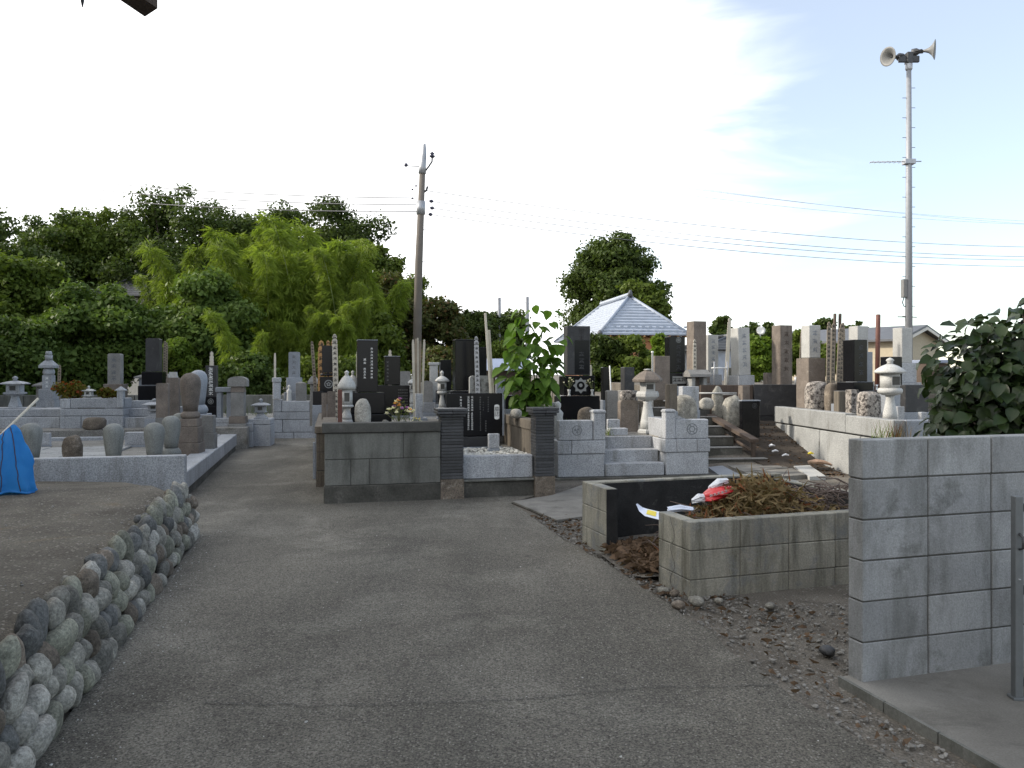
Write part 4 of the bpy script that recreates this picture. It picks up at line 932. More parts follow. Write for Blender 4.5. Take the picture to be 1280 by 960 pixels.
t, D = grave('stone_post', 'pale square stone pillar with a small cap behind the white lantern', 'stone pillar', 542, 14.6, 12, [('cap', 13.5, 453, 456.5, 'granite_w', 'box'), ('pillar', 10.5, 456.5, 500, 'granite_w')], g=.47)
t, D = grave('headstone', 'small black headstone between the pale pillar and the largest black headstone', 'headstone', 556.5, 14.2, 13, [('headstone', 15.5, 450, 488, 'black'), ('base', 24, 488, 505, 'black')], g=.47)
lantern('white lantern with an onion finial beside the memorial tablet', 552.5, 12.0, 13, (463, 470, 477.5, 489, 493, 509, 513), (18, 11, 13, 6, 12), ['granite_w'], 'round', g=.83)
t, D = grave('headstone', 'largest black headstone above the memorial tablet', 'headstone', 580.5, 11.9, 14, [('headstone', 30, 425.5, 488, 'black', 'box', .8), ('base', 44, 488.5, 512, 'black', 'box', .7)], g=.83)
part('bright_edge', MB().bb(-D[0].w/2, D[0].w/2, -D[0].d/2, D[0].d/2, D[0].z1+.0005, D[0].z1+.010, .002), M['black_rough'], t)
t, D = grave('headstone', 'plain black headstone close behind the printed board', 'headstone', 602, 13.0, 13, [('headstone', 13, 434, 472, 'black')], g=.83)
sotoba('printed grey board hanging before the largest black headstone', 598, 11.35, 420, 486, 5.6, 'metal', 6, -1.5, seed=46, g=.86)
for k, (cx, y0, cb, w_) in enumerate(((606.5, 391, 615, 3.0), (611, 412, 617.5, 3.4))):
    d = 11.2; zt, zb = Z(y0, d), .84; o = part('wooden_stake', MB().bb(-w_/2/F*d, w_/2/F*d, -.012, .012, 0, zt-zb, .003), M['wood_w'], None)
    o.location = (X(cb+1, d), d+.05*k, zb); o.rotation_euler = (0, -math.atan((cb+1-cx)/F*d/(zt-zb)), 0); tag(o, ['tall bleached stake leaning left above the crested grey stone', 'shorter bleached stake leaning against the taller one'][k], 'stake', 'leaning stakes')
t, D = grave('crested_stone', 'grey stone with a faded carved crest standing on the memorial tablet', 'carved stone', 601, 11.55, 13, [('stone', 30, 469.5, 498, 'granite_warm', 'soft', .25)], g=.83)
mb = MB(); rs = random.Random(8)
for k in range(26): glyph(mb, rs.uniform(-.36, .36)*D[0].w, D[0].z0+(D[0].z1-D[0].z0)*rs.uniform(.3, .85), .045, face(D[0]), rs)
part('carving', mb, M['carved'], t)
# memorial tablet
t, D = grave('memorial_tablet', 'wide black memorial tablet covered with columns of small white characters', 'memorial tablet', 592.5, 11.1, 13, [('tablet', 71, 491.5, 545, 'black', 'box', .12), ('base', 66, 545.5, 558, 'black_rough', 'box', .2)], g=.48)
q = D[0]; u = q.w/70; hz = q.z1-q.z0
def fr(f): return q.z1-hz*f
cols = []
for fx, a, b, n, s_ in ((.255, .06, .38, 5, .034), (.39, .06, .42, 6, .036), (.455, .06, .42, 6, .034), (.39, .44, .86, 9, .030), (.455, .44, .86, 9, .030), (.60, .07, .40, 6, .026), (.605, .42, .88, 10, .022), (.70, .62, .9, 5, .026), (.655, .18, .42, 4, .018), (.745, .07, .45, 7, .022)):
    cols.append((-q.w/2+q.w*fx, fr(a), fr(b), n, s_))
lettering(t, cols[:5], face(q), 'white', 51); lettering(t, cols[5:], face(q), 'carved', 52)
mb = MB(); xx = -q.w/2+q.w*.90; r = .036
pts = [(xx+r*math.cos(math.pi*k/8), fr(.30)+r*.6*math.sin(math.pi*k/8)) for k in range(9)]+[(xx-r*math.cos(math.pi*k/8), fr(.58)-r*.6*math.sin(math.pi*k/8)) for k in range(9)]
mb.add([(x, face(q), z) for x, z in pts], [tuple(range(len(pts)))]); part('title_plate', mb, M['white'], t)
kanji(t, '墓誌', xx, fr(.44), .075, face(q)-.002, 'ink')
part('side_edge', MB().bb(q.w/2+.001, q.w/2+.03, -q.d/2, q.d/2, q.z0, q.z1-.02, .003), M['granite_b'], t)
t, D = grave('stone_post', 'small square pale granite post on the pebbles between the brick pillars', 'stone post', 617, 10.45, 13, [('post', 15, 542, 560, 'granite', 'box', .6)], g=.48)
stone_thing('pale rough stone slab lying on top of the brown panel wall', 645, 10.75, 510.5, 523, 26, 'rock_w', 100, 23, .5, 'stone', 'standing_stone', g=.93, rough=.1)
t, D = grave('stele', 'grey upright stele just left of the sapling', 'stele', 625, 12.4, 12, [('stele', 11.5, 472, 511, 'granite_b', 'box', .3)], g=.83)
t, D = grave('dark_stone_box', 'low black stone block left of the sapling foot', 'stone block', 636.5, 12.0, 12, [('block', 13.5, 494, 511, 'black')], g=.83)
t, D = grave('stone_tablet', 'brown stone half hidden by the sapling stem', 'stone tablet', 647, 11.6, 12, [('stone', 9, 495, 513, 'brown', 'soft', .5)], g=.83)

# ---------------------------------------------------------------- pale granite plot
GB = .575
t, D = grave('headstone', 'large dark grey headstone on a black base with a star-shaped crest', 'headstone', 721, 13.3, 12, [('headstone', 33.5, 408, 469, 'black_rough', 'box', .55), ('upper_base', 45, 469.6, 494, 'black', 'box', .6), ('lower_base', 57, 494.6, 524, 'black', 'box', .6)], g=GB)
q = D[0]; m2 = MB(); m2.add([(-q.w*.18, face(q), q.z0+.02), (q.w*.46, face(q), q.z0+.02), (q.w*.46, face(q), q.z1-.24), (-q.w*.18, face(q), q.z1-.24)], [(0, 1, 2, 3)]); part('polished_panel', m2, M['black'], t)
kanji(t, '家', q.w*.12, q.z1-.10, .12, face(q)-.002, 'ink'); lettering(t, [(q.w*.12, q.z1-.17, q.z1-.24, 1, .10)], face(q)-.002, 'ink', 60)
lettering(t, [(q.w*.12, q.z1-.42, q.z0+.08, 3, .10)], face(q)-.002, 'black_rough', 61)
q = D[1]; mb = MB(); cx_, cz_ = .02, (q.z0+q.z1)/2
star = [(cx_+(.13 if k % 2 == 0 else .095)*math.cos(R(22.5+k*45/2*2/2)), face(q), cz_+(.13 if k % 2 == 0 else .095)*math.sin(R(22.5+k*22.5))) for k in range(16)]
star = [(cx_+(.135 if k % 2 == 0 else .10)*math.cos(R(k*22.5)), face(q), cz_+(.135 if k % 2 == 0 else .10)*math.sin(R(k*22.5))) for k in range(16)]
mb.add(star, [tuple(range(16))]); part('crest', mb, M['gold'], t)
mb = MB(); disc(mb, (cx_, cz_), .07, face(q)-.002, 18); part('crest_centre', mb, M['black'], t); mb = MB(); disc(mb, (cx_, cz_+.005), .032, face(q)-.004, 7); part('crest_flower', mb, M['gold'], t)
for s_ in (-1, 1): vase(t, s_*.20-.0, -D[1].d/2-.06, D[2].z1, .055, 'granite_w')
for k, s_ in enumerate((-.20, .20)):
    b = bouquet(['sparse dry grass-like stems in the left vase under the star crest', 'pale flower stems in the right vase under the star crest'][k], 0, 0, 0, .20, ['flower_w'], 70+k, 'leaf_sap', 6)
    b.location = t.matrix_basis @ Vector((s_, -D[1].d/2-.06, D[2].z1+.11))
sotoba('thin pale board tip beside the large dark grey headstone', 738.6, 13.9, 456, 500, 2.6, 'wood_w', 8, ink=False, seed=62, g=GB)
t = thing('stone_statue', 'pale carved standing stone figure beside the right brick pillar', 'statue', (X(697.5, 11.9), 11.9, GB), 20)
part('figure', MB().lathe([(.085, 0), (.09, .05), (.085, .2), (.075, .30), (.085, .36), (.05, .40), (.032, .42), (.05, .46), (.048, .50), (.015, .535)], 16, sq=.75), M['granite_w'], t)
part('halo', MB().bb(-.10, .06, .06, .09, 0, .52, .02), M['granite_warm'], t)
stone_thing('brown boulder at the foot of the large dark grey headstone', 733, 12.5, 509, 525, 22, 'rock_b', 5, 61, .6, 'boulder', 'boulder', g=GB)
t, D = grave('headstone', 'small black headstone with a pale stick before the hedge', 'headstone', 756.5, 14.6, 13, [('headstone', 11.5, 459, 500, 'black')], g=GB)
o = part('pale_stick', MB().tube([(0, 0, 0), (-.05, 0, Z(457, 14.2)-GB)], .012, 8), M['white'], None); o.location = (X(765.5, 14.2), 14.2, GB); tag(o, 'thin white stick right of the small black headstone', 'stick')
t, D = grave('headstone', 'squat black headstone left of the brown-capped lantern', 'headstone', 784.3, 14.8, 13, [('headstone', 17.5, 459, 488, 'black_rough'), ('base', 26, 488, 505, 'grey')], g=GB)
t, D = grave('stone_slab', 'dark grey square slab right of the black crested base', 'stone slab', 764.5, 13.4, 13, [('slab', 16, 488, 522, 'grey', 'soft', .5)], g=GB)
t, D = grave('stone_slab', 'tall dark slab with a flaking pale top left of the brown-capped lantern', 'stone slab', 785, 12.9, 13, [('flaked_top', 24, 488, 503, 'rough', 'rock', .5), ('slab', 26, 500, 541, 'brown', 'soft', .45)], g=GB)
for k, (cx, w_, y0, y1, d) in enumerate(((766.5, 17, 524, 536, 12.6), (771.5, 27, 535, 546, 12.3))): grave('granite_block', ['small pale granite block above the wider one by the steps', 'wide low pale granite block at the top of the three steps'][k], 'stone block', cx, d, 10, [('block', w_, y0, y1, 'granite', 'box', .6)], g=GB-.01)
lantern('large stone lantern with a brown mossy umbrella roof above the granite steps', 809.5, 12.55, 10, (461, 463, 478, 489, 500, 536, 541), (40, 20, 30, 13, 26), ['granite_w', 'granite_w', 'brown'], 'hex', g=GB)
t, D = grave('stone_tablet', 'tall brown tablet with a white pole right behind the brown-capped lantern', 'stone tablet', 826.5, 15.4, 14, [('tablet', 22, 445, 500, 'brown', 'box', .3)], g=1.0)
o = part('white_pole', MB().lathe([(.018, 0), (.018, Z(441, 15.2)-.58), (.028, Z(440.5, 15.2)-.58), (.02, Z(439, 15.2)-.58)], 10), M['white'], None); o.location = (X(815.5, 15.2), 15.2, .58); tag(o, 'thin white pole between the brown-capped lantern and the tall brown tablet', 'pole')
t, D = grave('headstone', 'tall black headstone with a round crest at its top, below the temple roof', 'headstone', 843.5, 15.9, 15, [('headstone', 26, 421, 466, 'black', 'box', .6), ('upper_base', 32, 466.4, 482, 'black', 'box', .7), ('lower_base', 42, 482.4, 492, 'granite_b', 'box', .7)], g=1.0)
crest(t, .03, D[0].z1-.07, .055, face(D[0])); lettering(t, [(.03, D[0].z1-.15, D[0].z0+.04, 4, .12)], face(D[0]), 'black_rough', 63)
mb = MB(); q = D[1]; mb.bb(-q.w*.30, q.w*.40, -.003, .003, 0, .15, .002); o = part('name_plate', mb, M['gold'], t); o.location = (0, face(q), q.z0+.04)
mb = MB(); rs = random.Random(5)
for k in range(3): glyph(mb, q.w*(-.18+.22*k), q.z0+.115, .10, face(q)-.0045, rs)
part('inscription', mb, M['ink'], t)
t, D = grave('stone_post', 'short buff square stone post in front of the tall black crested headstone', 'stone post', 839, 13.3, 14, [('post', 15.5, 480, 514, 'wallwood', 'box')], g=.55)
t, D = grave('granite_block', 'pale broken granite block right of the short buff post', 'stone block', 861, 14.0, 14, [('block', 26, 483, 512, 'granite', 'box', .5)], g=.5)
stone_thing('dark hollow rock before the pale broken granite block', 856, 13.5, 494, 516, 30, 'rock', 5, 64, .6, 'rock', 'rock', g=.52)
stone_thing('small white rock left of the old stone stairs top', 883, 14.6, 497, 511, 18, 'rock_w', 5, 65, .7, 'rock', 'rock')

# ---------------------------------------------------------------- rear terrace, tall pillars lit from the left
TZ = 1.29
t, D = grave('headstone', 'brown square pillar with a pale written board on it, beside the temple roof', 'headstone', 870.5, 16.9, 17, [('headstone', 25, 402, 463, 'brown'), ('base', 34, 463, 479, 'brown')], g=TZ)
sotoba('pale written board hung on the brown square pillar', 868.3, 16.45, 424, 466, 4.6, 'wood_w', 17, seed=67)
t = thing('roofed_shrine', 'small stone shrine with a wide flat roof beside the stairs', 'stone shrine', (X(871, 15.7), 15.7, 1.0), 15)
k = 15.7/F; z0 = Z(490, 15.7)-1.0
part('roof', MB().frus((0, 0), (30*k, 24*k), (30*k, 22*k), Z(471, 15.7)-1, Z(468, 15.7)-1).frus((0, 0), (30*k, 22*k), (27*k, 3*k), Z(467.9, 15.7)-1, Z(462, 15.7)-1), M['grey'], t)
for s_ in (-1, 1): part('side_panel', MB().bb(s_*8*k-.04, s_*8*k+.04, -7*k, 7*k, 0, Z(471.2, 15.7)-1, .008), M['granite_warm'], t)
part('back_panel', MB().bb(-6*k, 6*k, 4*k, 6*k, 0, Z(471.2, 15.7)-1, .004), M['brown'], t)
part('floor_slab', MB().bb(-10*k, 10*k, -8*k, 8*k, -.3, -.001, .008), M['granite'], t)
t, D = grave('headstone', 'white square pillar left of the tall leaning board', 'headstone', 887.5, 17.3, 18, [('headstone', 21, 419, 468, 'granite_w'), ('base', 30, 468, 481, 'granite')], g=TZ)
lettering(t, [(0, D[0].z1-.08, D[0].z0+.15, 5, .11)], face(D[0]), 'granite_b', 205)
sotoba('tall pale memorial board leaning right between two white pillars', 907.5, 16.6, 397, 480, 4.6, 'wood_w', 6, 3.2, ink=False, seed=68, g=TZ)
t = thing('water_stand', 'thin pipe frame with a crossbar before the two white pillars', 'pipe frame', (X(899, 16.1), 16.1, TZ), 8)
for cx, y0 in ((892.5, 452), (909.5, 452)): part('upright', MB().tube([(X(cx, 16.1)-X(899, 16.1), 0, 0), (X(cx, 16.1)-X(899, 16.1), 0, Z(y0, 16.1)-TZ)], .014, 8), M['metal'], t)
part('crossbar', MB().tube([(-.17, 0, Z(460, 16.1)-TZ), (.18, 0, Z(460, 16.1)-TZ)], .013, 8), M['white'], t)
t, D = grave('headstone', 'white square pillar tilted slightly left on a pale block', 'headstone', 926.5, 16.9, 19, [('headstone', 24.5, 410, 469, 'granite_w'), ('base', 34, 469.3, 483, 'granite')], g=TZ, lean=-1.8)
lettering(t, [(0, D[0].z1-.10, D[0].z0+.15, 5, .12)], face(D[0]), 'granite_b', 204)
t, D = grave('stone_slab', 'low grey-brown stone left of the brown pillar on the terrace', 'stone slab', 960, 17.2, 17, [('slab', 12, 466, 483, 'brown', 'soft')], g=TZ)
t, D = grave('headstone', 'tall brown square pillar right of the two white ones', 'headstone', 977.5, 16.7, 17, [('headstone', 26, 407, 481, 'brown')], g=TZ)
lettering(t, [(0, D[0].z1-.10, D[0].z0+.25, 5, .13)], face(D[0]), 'wood_dk', 203)
part('flower_vase', MB().lathe([(.03, 0), (.025, .1), (.035, .18)], 10), M['metal'], t).location = (.12, -.30, 0)
sotoba('slanting old board between the tall brown pillar and the white-on-brown pillar', 999, 16.0, 412, 490, 4.0, 'wood', 6, 2, seed=69, g=.62)
for k, (cx, cy, cw) in enumerate(((897, 484, 15), (915, 494, 22))): stone_thing(['mossy boulder at the top left of the old stairs', 'larger grey boulder at the top of the old stairs'][k], cx, 15.1-.5*k, cy, 512+8*k, cw, 'rock', 5, 66+k, .7, 'boulder', 'boulder', g=.6-.1*k, flat=.6, rough=.3)
t, D = grave('stone_post', 'short pinkish stone block at the top of the wooden rail', 'stone post', 930, 15.0, 15, [('post', 15, 482, 503, 'brown', 'box')], g=.6)
t, D = grave('memorial_tablet', 'narrow black stone tablet with a pale top edge beside the wooden rail', 'memorial tablet', 937, 14.2, 14, [('cap', 28, 500, 501.5, 'granite_b', 'box', .3), ('tablet', 26, 501.6, 547, 'black', 'box', .3)], g=.36)
crest(t, .07, D[1].z1-.08, .05, face(D[1]), 'black_rough')
for k, (y, x0, x1) in enumerate(((491.5, 872, 921), (493, 900, 921))):
    d = 15.0+.25*k; o = part('pale_bar', MB().tube([(X(x0, d), 0, 0), (X(x1, d), 0, 0)], .016, 8), M['granite_w'], None); o.location = (0, d, Z(y, d)); tag(o, ['long pale bar resting on boulders at the stair top', 'second pale bar behind the boulders at the stair top'][k], 'bar')

# ---------------------------------------------------------------- raised plot on the right
RZ = .80
t, D = grave('headstone', 'white pillar set on a taller brown block, left end of the right plot', 'headstone', 1013.5, 14.9, 16, [('headstone', 24.5, 407, 447.5, 'granite_w'), ('upper_base', 37, 448, 510, 'brown')], g=RZ)
lettering(t, [(0, D[0].z1-.07, D[0].z0+.07, 3, .12)], face(D[0]), 'granite_b', 206)
names = ['leftmost lattice-written board behind the split stones', 'second written board behind the split stones', 'middle written board, leaning left, behind the split stones', 'fourth written board beside the black pillar', 'short written board nearest the black pillar']
for k, (cx, y0, w_, l) in enumerate(((1034.5, 402, 5.4, 1), (1040, 404, 5.4, 1), (1045.5, 409, 5, 3), (1050, 404, 5.6, 1.5), (1055.5, 403, 5, -1))):
    sotoba(names[k], cx, 14.2+.06*k, y0, 490, w_, 'wood', 10, l, seed=80+k, g=RZ)
for k, (cx, y0) in enumerate(((1042, 392), (1048.5, 392))):
    o = part('dark_stake', MB().lathe([(.028, 0), (.028, Z(y0+1, 14.6)-RZ), (.02, Z(y0, 14.6)-RZ)], 10), M['wood_dk'], None); o.location = (X(cx-1, 14.6), 14.6, RZ); o.rotation_euler = (0, R(1.2), 0); tag(o, ['left dark round stake above the written boards', 'right dark round stake above the written boards'][k], 'stake', 'dark stakes')
t, D = grave('headstone', 'black square pillar of the right plot, carved on both faces', 'headstone', 1068.8, 13.4, 17, [('headstone', 31, 425, 477, 'black'), ('upper_base', 46, 477.5, 488, 'black'), ('lower_base', 56, 488.3, 505, 'black_rough')], g=RZ)
lettering(t, [(0, D[0].z1-.06, D[0].z0+.08, 4, .11)], face(D[0]), 'black_rough', 90)
vase(t, .25, -.22, D[1].z0, .05)
t, D = grave('headstone', 'white pillar rising behind the black square pillar', 'headstone', 1073, 15.3, 17, [('headstone', 25, 408, 440, 'granite_w'), ('upper_base', 36, 440, 480, 'granite_b')], g=RZ)
o = part('rusty_stake', MB().lathe([(.042, 0), (.040, Z(394, 14.4)-RZ), (.03, Z(393, 14.4)-RZ)], 12), M['wood_red'], None); o.location = (X(1096, 14.4), 14.4, RZ); o.rotation_euler = (0, R(.8), 0); tag(o, 'red-brown round stake standing in front of the cream house', 'stake')
t, D = grave('headstone', 'pale grey pillar standing at the foot of the loudspeaker mast', 'headstone', 1128, 14.6, 16, [('headstone', 25, 410, 454, 'granite_w'), ('upper_base', 36, 454, 478, 'granite'), ('lower_base', 48, 478, 490, 'granite')], g=RZ)
t, D = grave('dark_stone_box', 'black stone block behind the right stone lantern', 'stone block', 1114, 13.9, 14, [('block', 28, 446, 490, 'black', 'box', .5)], g=RZ)
t, D = grave('dark_stone_box', 'long low black kerb stone by the right bush', 'stone block', 1143, 12.6, 10, [('block', 36, 481, 515, 'black_rough', 'box', .3)], g=RZ)
t, D = grave('granite_block', 'low pale granite block right of the lantern foot', 'stone block', 1124, 12.4, 10, [('block', 14, 508, 526, 'granite', 'box', .8)], g=RZ)
t, D = grave('granite_block', 'pale grey block near the bush edge', 'stone block', 1153, 11.9, 10, [('block', 12, 515, 532, 'granite', 'box', .8)], g=RZ)
for k, (cx, d, y0, y1, w_, m, l, sd_) in enumerate((
        (1021, 14.0, 477, 516, 28, 'rough', 'big split stone with a pale pitted face, left of the row', 1), (1040, 13.7, 479, 515, 17, 'rock_b', 'dark brown split stone second in the row', 4),
        (1086, 12.0, 489, 528, 27, 'rough', 'pitted stone topped with dry red-brown moss beside the lantern', 9))):
    stone_thing(l, cx, d, y0, y1, w_, m, 10, 90+sd_, .8, 'split stone', 'split_stone', g=RZ, flat=.9, rough=.1, group='split stones of the right plot')
t, D = grave('stone_post', 'smooth buff square post among the split stones', 'stone post', 1049.8, 13.1, 14, [('post', 16, 489, 517, 'wallwood', 'box')], g=RZ)
t, D = grave('split_stone', 'narrow pitted square stone right of the buff post', 'split stone', 1065, 12.6, 14, [('stone', 17, 487, 523, 'rough', 'box')], g=RZ)
lantern('white granite lantern with a round roof at the corner of the right plot', 1112.5, 11.35, 10, (447, 455, 467, 485, 494, 524, 525), (37, 23, 29, 12, 20), ['granite_w'], 'round', g=Z(525.5, 11.35))
o = part('lantern_footing', MB().bb(-.13, .13, -.13, .13, .0, Z(525.6, 11.35)-RZ, .01), M['granite_warm'], None); o.location = (X(1112.5, 11.35), 11.35, RZ-.002); tag(o, 'square granite footing under the white round-roofed lantern', 'footing')
# ================================================================== PLANTS
def leaf_cloud(name, clumps, n, ll, lw, seed, mat, parent, up=.4, droop=0, hollow=.45, bend=.25):
    rs = np.random.RandomState(seed)
    c = np.array([q[0] for q in clumps], float); r = np.array([q[1] for q in clumps], float)
    if r.ndim == 1: r = np.stack([r, r, r], 1)
    wgt = (r[:, 0]*r[:, 2]); wgt /= wgt.sum()
    k = rs.choice(len(clumps), n, p=wgt)
    d = rs.randn(n, 3); d /= np.linalg.norm(d, axis=1, keepdims=True)
    rad = hollow+(1-hollow)*rs.rand(n, 1)**.6
    rad *= 1+.18*rs.randn(n, 1)
    p = c[k]+d*rad*r[k]
    nrm = d*.7+rs.randn(n, 3)*.6+np.array([0, 0, up]); nrm /= np.linalg.norm(nrm, axis=1, keepdims=True)
    t = np.cross(nrm, rs.randn(n, 3)); t[:, 2] -= droop; t /= np.linalg.norm(t, axis=1, keepdims=True)
    b = np.cross(nrm, t); b /= np.linalg.norm(b, axis=1, keepdims=True)
    s = (.65+.7*rs.rand(n, 1))
    L_, W_ = ll*s, lw*s
    bendv = nrm*L_*bend*rs.rand(n, 1)
    v = np.stack([p-t*L_*.5, p+b*W_*.5+bendv*.3, p+t*L_*.5-bendv, p-b*W_*.5+bendv*.3], 1).reshape(-1, 3)
    return quads(name, v, mat, parent)
def quads(name, v, mat, parent):
    n = len(v)//4; m = bpy.data.meshes.new(name)
    m.vertices.add(n*4); m.vertices.foreach_set('co', np.asarray(v, np.float32).ravel())
    m.loops.add(n*4); m.loops.foreach_set('vertex_index', np.arange(n*4, dtype=np.int32))
    m.polygons.add(n); m.polygons.foreach_set('loop_start', np.arange(0, n*4, 4, dtype=np.int32))
    m.materials.append(mat); m.update(calc_edges=True); m.validate()
    return link(name, m, parent)
def crown_clumps(rs, rx, ry, rz, cz, m, size):
    out = []
    for k in range(m):
        d = Vector((rs.gauss(0, 1), rs.gauss(0, 1), rs.gauss(0, 1))).normalized()*(rs.random()**.4)*.86
        s = size*rs.uniform(.6, 1.25)
        out.append(((d.x*rx, d.y*ry, cz+d.z*rz), (s*rs.uniform(.9, 1.3), s*rs.uniform(.9, 1.3), s*rs.uniform(.6, .95))))
    return out
def tree(label, cx, d, py_top, wpx, mat, seed, n=9000, base=0, low=.12, m=34, leaf=(.27, .17), cs=.24, group=None, name='broadleaf_tree', cat='tree', shape=1.0, hollow=.4, depth=.8):
    rs = random.Random(seed); h = Z(py_top, d)-base; w_ = wpx/F*d/2; n = int(n*3.0); m = int(m*2.0); leaf = (leaf[0]*.72, leaf[1]*.70)
    t = thing(name, label, cat, (X(cx, d), d, base), rs.uniform(0, 360) if False else 0, group)
    rz = h*(1-low)/2; cz = h*low+rz
    cl = crown_clumps(rs, w_*.86, w_*depth, rz*.90, cz, m, w_*cs*shape)
    zt = max(c[2]+r[2]*.95 for c, r in cl); xl = min(c[0]-r[0]*.95 for c, r in cl); xr = max(c[0]+r[0]*.95 for c, r in cl); kx = 2*w_/(xr-xl); kz = h/zt
    cl = [(((c[0]-(xl+xr)/2)*kx, c[1]*kx, c[2]*kz), (r[0]*kx, r[1]*kx, r[2]*kz)) for c, r in cl]
    # limbs to a few of the clumps
    tb = MB(); top = Vector((rs.uniform(-.1, .1)*w_, 0, h*.62)); r0 = max(.05, h*.022)
    tb.tube([(0, 0, -.1), (rs.uniform(-.05, .05)*w_, 0, h*.2), (top.x*.6, 0, h*.42), top], [r0, r0*.85, r0*.6, r0*.3], 8)
    for q in rs.sample(cl, min(12, len(cl))):
        f = rs.uniform(.25, .9); s = Vector((top.x*f*.6, 0, h*.62*f)); e = Vector(q[0])
        tb.tube([s, s*.45+e*.55+Vector((0, 0, -.06*h)), e], [r0*.38, r0*.22, r0*.07], 6)
    part('trunk', tb, M['bark'], t)
    leaf_cloud('crown', cl, n, leaf[0], leaf[1], seed, M[mat], t, hollow=hollow)
    return t
for a_ in (('dark tree closing the skyline between the far left tree and the domed crown', 45, 42, 270, 110, 'leaf_dk', 171), ('dark tree closing the skyline left of the highest crown', 165, 44, 258, 120, 'leaf_dk', 172), ('dark tree on the skyline right of the highest crown', 300, 46, 252, 120, 'leaf_dk', 173), ('dark tree at the right shoulder of the bamboo', 468, 40, 305, 80, 'leaf_md', 174), ('bushy tree between the bamboo and the utility pole', 508, 38, 345, 80, 'leaf_md', 175)):
    tree(*a_, n=6000)
TG = 'woodland trees behind the left graves'
def wood(label, *a, **k): return tree(label, *a, group=k.pop('group', None), **k)
wood('dark rounded tree at the far left edge of the woodland', 10, 36, 264, 150, 'leaf_dk', 101, n=9000)
wood('dark tree with a domed olive crown, second along the woodland skyline from the left edge', 70, 40, 264, 110, 'leaf_dk', 102, n=7000)
wood('olive domed tree rising left of the highest dark crown', 124, 41, 256, 110, 'leaf_md', 103, n=6500, low=.3)
wood('highest dark open-crowned tree on the left, sky showing through its top', 222, 43, 230, 190, 'leaf_dk', 104, n=13000, cs=.2, m=48)
wood('dark tree filling the gap below the highest crown', 180, 39, 300, 150, 'leaf_dk', 105, n=8000)
wood('dark tree behind the bamboo with its right side against the sky', 424, 44, 245, 160, 'leaf_dk', 106, n=12000, cs=.22, m=44)
wood('dark tree behind the top left of the bamboo', 345, 45, 252, 130, 'leaf_dk', 107, n=6000)
wood('mid green broad tree in front at the far left, before the dark woodland', 25, 29, 318, 160, 'leaf_md', 108, n=10000, low=.02)
wood('bluish green dense tree behind the five-ring tower', 125, 27, 352, 150, 'leaf_cool', 109, n=12000, low=.0, leaf=(.24, .16))
wood('low dark tree at the left edge behind the small lantern', 20, 25, 395, 130, 'leaf_cool', 110, n=8000, low=0, leaf=(.22, .15))
wood('glossy dark green tree in the middle, left of the bamboo plumes', 255, 28, 338, 150, 'leaf_cool', 111, n=12000, low=.0, leaf=(.26, .16))
wood('brown-tinged tree right of the bamboo and left of the utility pole', 480, 36, 338, 110, 'leaf_br', 112, n=9000, low=0)
wood('rusty-leaved tree just right of the utility pole', 548, 35, 372, 96, 'leaf_br', 113, n=8000, low=0)
wood('dark small tree sloping down to the right of the rusty-leaved one', 590, 40, 388, 70, 'leaf_dk', 114, n=5000, low=0)
wood('dark green tree behind the bamboo foot, under the utility pole', 455, 31, 385, 120, 'leaf_md', 115, n=8000, low=0)
wood('dark distant tree behind the thin grey far pole', 620, 62, 388, 88, 'leaf_dk', 116, n=5000, low=0, leaf=(.5, .34))
wood('small green tree below the thin grey far pole', 632, 30, 425, 60, 'leaf_md', 117, n=3500, low=0, leaf=(.22, .15))
tree('large round-headed dark tree behind the temple roof', 766, 62, 289, 140, 'leaf_dk', 223, n=17000, low=.10, m=60, cs=.24, leaf=(.42, .28), hollow=.1)
tree('olive green tree between the round-headed tree and the temple roof', 800, 54, 350, 78, 'leaf_md', 119, n=8000, low=.0, leaf=(.42, .28))
tree('dark evergreen bush below the left half of the temple eave', 752, 24, 417, 76, 'leaf_dk', 120, n=6000, low=0, leaf=(.17, .11), name='evergreen_bush', cat='bush')
tree('clipped dark green bush under the middle of the temple eave', 790, 23.5, 419, 76, 'leaf_md', 121, n=6000, low=0, leaf=(.17, .11), name='evergreen_bush', cat='bush')
tree('yellow-green bush under the right end of the temple eave', 826, 25, 417, 56, 'leaf_lt', 122, n=3500, low=0, leaf=(.17, .11), name='evergreen_bush', cat='bush')
tree('small dark distant tree between the brown pillar and the leaning board', 905, 66, 396, 40, 'leaf_dk', 123, n=2500, low=0, leaf=(.5, .34))
tree('dark distant tree right of the leaning board', 932, 68, 404, 46, 'leaf_dk', 124, n=2500, low=0, leaf=(.5, .34))
tree('dark distant tree behind the satellite dish', 955, 66, 403, 44, 'leaf_dk', 125, n=2500, low=0, leaf=(.5, .34))
tree('sunlit green bush between the tilted white pillar and the tall brown pillar', 948, 23, 418, 52, 'leaf_lt', 126, n=4500, base=1.2, low=0, leaf=(.16, .11), name='garden_bush', cat='bush')
tree('green bush behind the gap right of the tall brown pillar', 1000, 24, 412, 50, 'leaf_md', 127, n=4500, base=1.2, low=0, leaf=(.16, .11), name='garden_bush', cat='bush')
tree('dark far tree showing above the written boards', 1030, 70, 398, 50, 'leaf_dk', 128, n=2500, low=0, leaf=(.5, .34))
tree('dark far tree top just right of the written boards', 1068, 72, 402, 34, 'leaf_dk', 129, n=1800, low=0, leaf=(.5, .34))
tree('pale green bush behind the written boards', 1042, 26, 428, 46, 'leaf_md', 130, n=3500, base=1.2, low=0, leaf=(.16, .11), name='garden_bush', cat='bush')
tree('yellow-green bush behind the tall dark headstone on the left', 223, 23.5, 421, 56, 'leaf_lt', 131, n=5000, low=0, leaf=(.16, .10), name='garden_bush', cat='bush')
